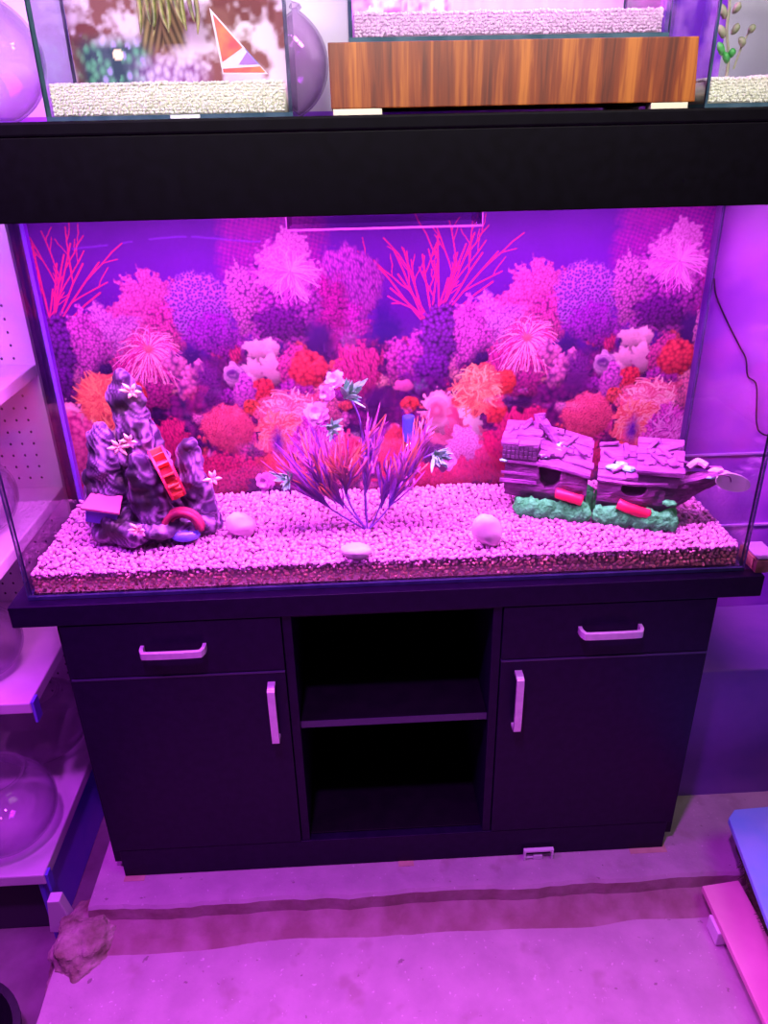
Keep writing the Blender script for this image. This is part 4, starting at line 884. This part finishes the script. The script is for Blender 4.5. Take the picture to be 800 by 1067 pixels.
# rock and plant print in the left tank (flat sheet inside the back glass)
def sheet(name, x0, x1, y, z0, z1, fn, label, cat, nx=150, nz=80):
    xs_, zs_ = np.meshgrid(np.linspace(x0, x1, nx), np.linspace(z0, z1, nz)); c = fn(xs_, zs_)
    V_ = np.vstack([np.stack([xs_.ravel(), np.full(xs_.size, y), zs_.ravel()], 1), [(x0, y + .001, z0), (x1, y + .001, z0), (x1, y + .001, z1), (x0, y + .001, z1)]])
    id_ = np.arange(nx * nz).reshape(nz, nx); F_ = np.stack([id_[:-1, :-1].ravel(), id_[:-1, 1:].ravel(), id_[1:, 1:].ravel(), id_[1:, :-1].ravel()], 1); n0 = nx * nz
    F_ = np.vstack([F_, [[n0 + 3, n0 + 2, n0 + 1, n0]]])
    return tag(mesh_np(name, V_, F_, attr_mat(name + '_print', .6, .2), np.vstack([np.clip(c.reshape(-1, 3), .01, .95), np.tile([[.3, .3, .3]], (4, 1))]), smooth=False), label, cat)
def mixc(a, b_, t): return np.asarray(a) + (np.asarray(b_) - np.asarray(a)) * np.clip(t, 0, 1)[..., None]
def rockprint(x, z):
    n1 = fbm(x * 45, z * 45, 2); n2 = fbm(x * 120, z * 120, 5); c = mixc((.22, .09, .07), (.72, .66, .66), (n1 - .36) * 5 + (n2 - .5) * 1.2)
    c = mixc(c, (.16, .05, .04), np.clip((.47 - fbm(x * 28, z * 32, 11)) * 9, 0, 1) * (z > 1.44))
    d, q = worley(x * 110, z * 80, 4); gm_ = np.clip((.058 - np.abs(x + .36)) / .02, 0, 1) * np.clip((1.455 - z) / .02, 0, 1)
    gc = mixc((.02, .06, .08), (.10, .42, .20), (1.1 - 1.6 * d) * (q > .3)); gc = mixc(gc, (.35, .32, .62), (q > .78) * (1 - 2 * d) * 2)
    c = c + (gc - c) * (gm_ * .95)[..., None]
    d, q = worley(x * 130, z * 90, 8); pm = np.clip((.06 - np.abs(x + .285)) / .03, 0, 1) * np.clip((1.43 - z) / .02, 0, 1)
    pc = mixc((.20, .07, .24), (.62, .55, .70), 1.2 - 1.7 * d); c = c + (pc - c) * (pm * .8)[..., None]
    bl = np.clip(.5 + .5 * np.sin((x + (z - 1.5) * .35 * np.sign(x + .29)) * 700 + 3 * fbm(x * 40, z * 9, 6)), 0, 1); hm = np.clip((.036 - np.abs(x + .29)) / .012, 0, 1) * np.clip((z - 1.425) / .02, 0, 1)
    c = c + (mixc((.06, .07, .02), (.38, .36, .10), bl) - c) * (hm * .95)[..., None]
    c = np.where(((np.hypot(x + .355, z - 1.428)) < .007)[..., None], np.array((.9, .88, .45)), c)
    return c
sheet('rock_print', -.416, -.121, .1325, LZ + .006, 1.552, rockprint, 'printed sheet of pale rocks and green plants inside the small left tank', 'print')
# real grass-like plastic leaves hanging in that tank, and the card
def gpt(px, py, y): return Vector(at('y', y, px, py))
t = thing('trailing_plant', 'green trailing plastic leaves hanging over the rocks in the small left tank', 'plant', gpt(175, -12, .10))
for k_ in range(9):
    x_ = 142 + k_ * 7.5; rr_ = random.Random(k_ + 50); q0 = gpt(x_, -14, .10); q1 = gpt(x_ + 4, 12 + rr_.uniform(-4, 6), .09); q2 = gpt(x_ + rr_.uniform(2, 12), 28 + rr_.uniform(-6, 16), .085)
    bm = bmesh.new(); tube(bm, [p - Vector(t.location) for p in smooth_path([q0, q1, q2], 5)], [.0030, .0032, .0034, .0034, .0034, .0032, .003, .0026, .002, .0014, .0006], 5); obj('leaf', bm, mat('olive_leaf', (.14, .17, .04), (.42, .42, .12), 60, .5) if k_ == 0 else MATS['olive_leaf'], t, smooth=True)
cardm = mat('red_card', (.85, .06, .10), (.90, .24, .08), 45, .5)
t = thing('triangle_card', 'red and orange triangular card with white border in the small left tank', 'card', gpt(248, 77, .020))
A_, B_, C_ = [gpt(*q, .020) - Vector(t.location) for q in ((218, 8), (232, 77), (279, 77))]
def tri(pts, y0, y1): bm = bmesh.new(); prism(bm, [(p.x, p.z) for p in pts], 'y', y0, y1); return bm
obj('card', tri([A_, B_, C_], 0, .0015), mat('card_white', (.85, .75, .82), rough=.6), t)
cen = (A_ + B_ + C_) / 3
def lerp_(p, k): return cen + (p - cen) * k
D_ = B_.lerp(A_, .16); E_ = C_.lerp(A_, .42)
k_ = .86; obj('red_field', tri([lerp_(A_, k_), lerp_(D_, k_), lerp_(E_, k_)], -.0006, -.0001), cardm, t)
obj('lower_stripe', tri([lerp_(B_, .93), lerp_(C_, .93), lerp_(C_.lerp(A_, .1), .93), lerp_(B_.lerp(A_, .06), .93)], -.0006, -.0001), cardm, t)
F_ = B_.lerp(C_, .45); obj('violet_field', tri([lerp_(F_.lerp(A_, .12), .9), lerp_(C_.lerp(A_, .13), .9), lerp_(C_.lerp(A_, .34), .9)], -.0006, -.0001), mat('card_violet', (.45, .2, .6), rough=.6), t)
obj('blue_stripe', tri([lerp_(C_.lerp(A_, .12), .99), lerp_(C_.lerp(A_, .40), .99), lerp_(C_.lerp(A_, .38), .93), lerp_(C_.lerp(A_, .14), .93)], -.0007, -.0001), mat('card_blue', (.12, .12, .6), rough=.6), t)
# wooden box and the middle tank on it
WG = bpy.data.materials.new('woodgrain_laminate'); WG.use_nodes = True; nt = WG.node_tree; N = nt.nodes; L = nt.links; pw = N['Principled BSDF']; pw.inputs['Roughness'].default_value = .4
tc = N.new('ShaderNodeTexCoord'); mp = N.new('ShaderNodeMapping'); mp.inputs['Scale'].default_value = (1, 1, .05); L.new(tc.outputs['Object'], mp.inputs[0])
n1 = N.new('ShaderNodeTexNoise'); n1.inputs['Scale'].default_value = 210; n1.inputs['Detail'].default_value = 6; n1.inputs['Distortion'].default_value = .6; L.new(mp.outputs[0], n1.inputs['Vector'])
n2 = N.new('ShaderNodeTexNoise'); n2.inputs['Scale'].default_value = 38; n2.inputs['Detail'].default_value = 2; L.new(mp.outputs[0], n2.inputs['Vector'])
ad = N.new('ShaderNodeMath'); ad.operation = 'MULTIPLY_ADD'; ad.inputs[1].default_value = .55; L.new(n1.outputs['Fac'], ad.inputs[0]); L.new(n2.outputs['Fac'], ad.inputs[2])
r = N.new('ShaderNodeValToRGB'); e = r.color_ramp.elements; e[0].position = .58; e[0].color = (.075, .010, .003, 1); e[1].position = .98; e[1].color = (.40, .12, .014, 1); m_ = e.new(.78); m_.color = (.19, .032, .005, 1); L.new(ad.outputs[0], r.inputs[0]); L.new(r.outputs[0], pw.inputs['Base Color'])
t = thing('wooden_stand', 'orange brown woodgrain box stand carrying the pink lit small tank', 'stand', (.166, .10, LZ + .0065))
BZ0 = 1.3535; BZ1 = 1.4255
def wp_(name, a, m, bev=.0012): b = nb(*a); b.transform(Matrix.Translation(-Vector(t.location))); return obj(name, b, m, t, bevel=bev)
b = bmesh.new(); hull8(b, [(-.066, -.004, BZ0), (.399, -.004, BZ0), (.399, .010, BZ0), (-.066, .010, BZ0), (-.067, -.004, BZ1), (.3935, -.004, BZ1), (.3935, .010, BZ1), (-.067, .010, BZ1)])
b.transform(Matrix.Translation(-Vector(t.location))); obj('front_board', b, WG, t, bevel=.0012)
wp_('side_board', (-.066, -.052, .0102, .205, BZ0, BZ1), WG); wp_('side_board', (.379, .393, .0102, .205, BZ0, BZ1), WG); wp_('top_board', (-.0518, .3788, .0102, .205, BZ1 - .014, BZ1 - .0002), WG); wp_('back_board', (-.0518, .3788, .19, .205, BZ0, BZ1 - .0145), WG)
CRB = mat('cream_block', (.75, .68, .50), rough=.6)
for x0_, x1_, y0_ in ((-.064, -.002, -.003), (.343, .391, -.003), (-.064, -.002, .18), (.343, .391, .18)): wp_('foot_block', (x0_, x1_, y0_, y0_ + .02, LZ, BZ0 - .0002), CRB, .0005)
tB = small_tank('small glass tank with pink lit gravel standing on the woodgrain box', -.041, .3575, .004, .185, BZ1 + .0005, .22)
tub_gravel('pink_lit_gravel', -.0345, .351, .0105, .1785, BZ1 + .0065, .026, 'bed of white gravel in the small tank on the woodgrain box', (.66, .42, .62), (.84, .56, .78), 7)
def purpleprint(x, z):
    n1 = fbm(x * 70, z * 70, 3); d, q = worley(x * 120, z * 60, 6); c = mixc((.30, .10, .55), (.80, .62, .88), (n1 - .3) * 2.2); c = mixc(c, (.12, .02, .35), (1 - 1.8 * d) * (q > .4))
    c = np.where(((np.abs(x + .005) < .006) & (q > .2))[..., None], np.array((.25, .7, .55)), c); bright = np.clip((x - .10) / .01, 0, 1)
    return c + (np.array((.60, .30, .58)) * (.9 + .2 * vnoise(x * 220, z * 20, 3)[..., None]) - c) * bright[..., None]
sheet('violet_print', -.034, .3505, .1775, BZ1 + .006, BZ1 + .215, purpleprint, 'printed violet plant sheet inside the small tank on the woodgrain box', 'print')
t = thing('bud_plant', 'tiny dark sprout sticking out of the pink lit gravel', 'plant', gpt(512, 32, .07))
bm = bmesh.new(); tube(bm, smooth_path([(0, 0, -.004), (.001, 0, .004), (.004, 0, .012)]), .0012, 5); obj('stem', bm, STEM, t); bm = bmesh.new(); lump(bm, (-.003, 0, .004), (.004, .0015, .0018), 1); obj('leaf', bm, STEM, t)
lampB = thing('small_tank_lamp', 'pink lamp lying across the top of the small tank on the woodgrain box', 'lamp', (.158, .095, BZ1 + .2205))
obj('housing', nb(-.21, .21, -.03, .03, .0005, .02), WHT, lampB, bevel=.002); obj('diode_strip', nb(-.17, .17, -.02, .02, -.0035, .0004), emit('pink_glow', (1, .5, 1), 6), lampB)
area('small_tank_light', (.158, .095, BZ1 + .216), (0, 0, 0), .34, .04, 4.5, (1, .20, .98))
# violet rock sheet in the gap, right tank
def violet(x, z):
    n1 = fbm(x * 50, z * 40, 9); return mixc((.22, .03, .62), (.62, .28, .88), (n1 - .3) * 2.2)
sheet('violet_rock_print', .418, .520, .215, LZ + .001, 1.60, violet, 'mottled violet printed sheet standing between the two small tanks on the right', 'print', 60, 90)
tC = small_tank('small glass tank at the right end of the hood with white gravel and green plant', .4145, .625, 0, .16, LZ, .21)
tub_gravel('white_gravel', .421, .6185, .0065, .1535, LZ + .0055, .030, 'bed of creamy white gravel in the small tank at the right end', (.82, .82, .60), (.93, .93, .78), 5)
t = thing('green_plant', 'green plastic plant standing in the gravel of the right small tank', 'plant', gpt(757, 76, .06))
GRN = mat('leaf_green', (.03, .30, .05), (.12, .55, .12), 70, .5); OLV = mat('olive_stem', (.25, .30, .14), (.4, .4, .25), 60, .6); gl_ = Vector(t.location)
bm = bmesh.new(); tube(bm, smooth_path([(0, 0, -.008), gpt(759, 60, .06) - gl_, gpt(757, 30, .06) - gl_, gpt(760, 0, .06) - gl_, gpt(756, -30, .06) - gl_]), .002, 6); obj('stem', bm, OLV, t)
bm = bmesh.new(); tube(bm, smooth_path([gpt(764, 72, .06) - gl_, gpt(774, 45, .06) - gl_, gpt(785, 26, .06) - gl_]), .0014, 6); obj('stem', bm, OLV, t)
for k_, (px, py, dx, dy, L_) in enumerate(((757, 66, -3, -12, 1), (760, 60, 3, -10, 1), (754, 40, -6, -14, 1), (762, 36, 7, -12, 1), (755, 20, -5, -16, 1), (763, 14, 8, -12, 1), (780, 34, 5, -9, .8), (774, 48, -4, -9, .8), (752, 58, -4, -14, 1))):
    a = gpt(px, py, .058) - gl_; b_ = gpt(px + dx, py + dy, .052) - gl_; bm = bmesh.new(); tube(bm, smooth_path([a, a.lerp(b_, .5) + Vector((0, -.003, 0)), b_], 3), [.0008, .003, .0045, .005, .0045, .003, .0006], 6); obj('leaf', bm, GRN if k_ in (0, 1, 8) else OLV, t, smooth=True)
# bowls
def bowl(label, c, r, z0, group, open_=.55, shape=1.0):
    """round glass fish bowl, flat foot at z0"""
    bm = bmesh.new(); h = r * .92; out = []
    for a in np.linspace(-1.18, math.acos(open_), 20): out.append((r * math.cos(a), h * math.sin(a) * shape))
    zb = out[0][1]; out = [(0, zb)] + out; th = .0035
    rim = out[-1]; out += [(rim[0] + .004, rim[1] + .004), (rim[0] + .002, rim[1] + .008), (rim[0] - .003, rim[1] + .006)]
    inn = [((r - th) * math.cos(a), (h - th) * math.sin(a) * shape) for a in np.linspace(math.acos(open_), -1.15, 18)] + [(0, (h - th) * math.sin(-1.15) * shape)]
    lathe(bm, [(x, z - zb) for x, z in out + inn], 56); o = obj('fish_bowl', bm, BOWLG, smooth=True, loc=(c[0], c[1], z0)); return tag(o, label, 'bowl', group)
GB_ = 'round glass fish bowls'
bowl('clear glass fish bowl between the left small tank and the woodgrain box', (-.158, .240), .088, LZ, GB_)
bowl('clear glass fish bowl standing behind the left small tank, seen through its left end', (-.350, .240), .084, LZ, GB_)
bowl('violet tinted glass fish bowl at the far left end of the hood', (-.535, .10), .088, LZ, GB_)

# ================================================================== SHELVING ON THE LEFT
WSH = mat('white_shelf_paint', (.80, .72, .80), (.72, .64, .74), 12, .45); HOLE = mat('peg_hole', (.04, .02, .06), rough=.8); BLUEP = mat('blue_kick_tint', (.12, .10, .75), (.22, .14, .80), 9, .35)
SHX = -.70; un = thing('shelving_unit', 'white metal shop shelving with perforated end panel left of the aquarium', 'shelves', (-.9, .25, -.185))
def sp(name, b, m, bev=.002): b.transform(Matrix.Translation(-Vector(un.location))); return obj(name, b, m, un, bevel=bev)
bm = nb(-1.12, SHX, .482, .495, -.184, 1.9)
for zc in np.arange(.08, 1.4, .0265):
    if any(abs(zc - q) < .02 for q in (.90, .625, .335)): continue
    for i_, xc in enumerate(np.arange(-.741 - .0245 * 14, -.735, .0245)):
        vs_ = [bm.verts.new((xc + .0026 * math.cos(a), .4816, zc + .0032 * math.sin(a))) for a in np.linspace(0, 2 * PI, 9)[:-1]]; bm.faces.new(vs_).material_index = 1
sp('end_panel', bm, [WSH, HOLE], 0)
sp('back_panel', nb(-1.135, -1.12, .0, .495, -.184, 1.9), WSH)
for zt, y0_ in ((.915, .10), (.640, .10), (.350, .103)):
    sp('shelf_board', nb(-1.119, SHX, y0_, .4815, zt - .026, zt), WSH, .003)
sp('base_shelf', nb(-1.119, SHX, -.02, .4815, -.006, .022), WSH, .003)
sp('kick_plate', nb(-.722, -.712, -.012, .481, -.184, -.0065), BLUEP)  # blue of the light on the plate is put into its colour
sp('inner_frame', nb(-1.10, -.725, .02, .47, -.184, -.0065), mat('shelf_underside', (.05, .04, .07), rough=.7))
bm = bmesh.new(); prism(bm, [(-.708, -.115), (-.652, -.125), (-.672, -.025), (-.696, -.025)], 'y', -.045, -.022); sp('foot', bm, mat('white_foot', (.85, .78, .85), rough=.4), .002)
sp('bracket', nb(SHX + .0002, SHX + .006, .105, .13, .30, .35), BLUEP, .001); sp('bracket', nb(SHX + .0002, SHX + .006, -.019, .0, -.03, .02), BLUEP, .001)
bowl('glass fish bowl on the second shelf, seen through the end of the long aquarium', (-.795, .27), .088, .6404, GB_)
bowl('glass fish bowl on the third shelf, just below the cabinet top board', (-.825, .215), .082, .3504, GB_)
bowl('large glass fish bowl at the front of the bottom shelf', (-.798, .080), .104, .0224, GB_)
bowl('wide dark glass fish bowl at the back of the bottom shelf', (-.822, .345), .118, .0224, GB_, .5, .8)
bowl('glass fish bowl on the top shelf of the white shelving', (-.845, .30), .085, .9154, GB_)

# ================================================================== RIGHT AND FRONT
t = thing('turf_display', 'blue topped board over a block of dark green turf at the right edge', 'display', (.80, -.27, FZ))
o_ = Vector(t.location); BLB = mat('blue_board_paint', (.16, .52, .85), (.30, .56, .85), 8, .5)
bm = bmesh.new(); hull8(bm, [(.632, -.56, .010), (1.1, -.56, .010), (1.1, -.130, .010), (.668, -.130, .010), (.612, -.56, .086), (1.1, -.56, .086), (1.1, -.09, .086), (.648, -.09, .086)])
bm.transform(Matrix.Translation(-o_)); rough(bm, .006, 60, 14); obj('turf_block', bm, mat('dark_turf', (.012, .018, .008), (.07, .10, .03), 70, .95, bump=1, bscale=180), t)
bm = bmesh.new(); tl = [(.654, -.040), (.675, -.020), (1.15, .0), (1.10, -.50), (.585, -.50)]; prism(bm, tl, 'z', .0895, .1025); bm.transform(Matrix.Translation(-o_)); obj('blue_board', bm, BLB, t, bevel=.002)
bm = bmesh.new(); rnd = random.Random(3)
for k_ in range(420):
    y = rnd.uniform(-.5, -.10); x = .622 + (y + .5) * .085 + rnd.uniform(-.004, .01); z = rnd.uniform(.02, .08); x += (.085 - z) * .2
    tube(bm, [(x, y, z), (x - rnd.uniform(.004, .012), y + rnd.gauss(0, .004), z - rnd.uniform(-.002, .012))], [.0012, .0003], 4)
bm.transform(Matrix.Translation(-o_)); o = obj('turf_blades', bm, mat('turf_blade', (.02, .05, .015), (.10, .15, .04), 60, .9), t); o['kind'] = 'stuff'
bm = bmesh.new(); prism(bm, [(.588, -.110), (.664, -.102), (.672, -.62), (.580, -.62)], 'z', -.012, .002)
tag(obj('wooden_plank', bm, mat('pink_plank', (.72, .32, .45), (.85, .42, .55), 7, .55, bump=.1, bscale=30), bevel=.002), 'pinkish painted plank lying on the floor along the turf display', 'plank')
for x0_, x1_, y0_, lab in ((.582, .622, -.20, 'pale block under the far end of the pinkish plank'), (.590, .63, -.58, 'pale block under the near end of the pinkish plank')):
    tag(obj('plank_block', nb(x0_, x1_, y0_, y0_ + .04, FZ + .004, -.0125), WHT, bevel=.002), lab, 'block')
# pack on the end of the cabinet top, cable on the wall, dark tub
t = thing('paper_pack', 'small brown pack with pale lid on the right end of the cabinet top', 'pack', (.634, .022, ZT - .0004))
bm = bmesh.new(); box(bm, -.019, .019, -.030, .030, 0, .022); rough(bm, .0015, 80, 4); obj('pack_body', bm, mat('brown_pack', (.22, .10, .08), (.35, .18, .14), 60, .8), t)
obj('pack_lid', nb(-.017, .018, -.028, .030, .0235, .027), mat('pale_lid', (.30, .2, .36), rough=.6), t, bevel=.001)
bm = bmesh.new(); tube(bm, smooth_path([at('y', .3375, *q) for q in ((744, 290), (746, 308), (757, 334), (770, 360), (777, 374), (779, 392), (788, 402), (788, 440), (794, 452), (812, 456))], 6), .0016, 6)
tag(obj('wall_cable', bm, mat('black_cable', (.012, .01, .02), rough=.5), smooth=True), 'thin black cable hanging down the violet wall right of the aquarium', 'cable')
bm = bmesh.new(); lathe(bm, [(0, 0), (.105, 0), (.125, .10), (.133, .10), (.133, .112), (.120, .112), (.100, .012), (0, .012)], 48)
tag(obj('plastic_tub', bm, mat('black_plastic', (.012, .01, .02), (.02, .016, .03), 50, .5), loc=(-.808, -.290, -.1849)), 'black plastic tub on the lower floor at the bottom left', 'tub')
scn.cycles.transparent_max_bounces = 32
vs = scn.view_settings; vs.view_transform = 'Standard'; vs.look = 'None'; vs.gamma = 1; vs.exposure = 0; vs.use_curve_mapping = False
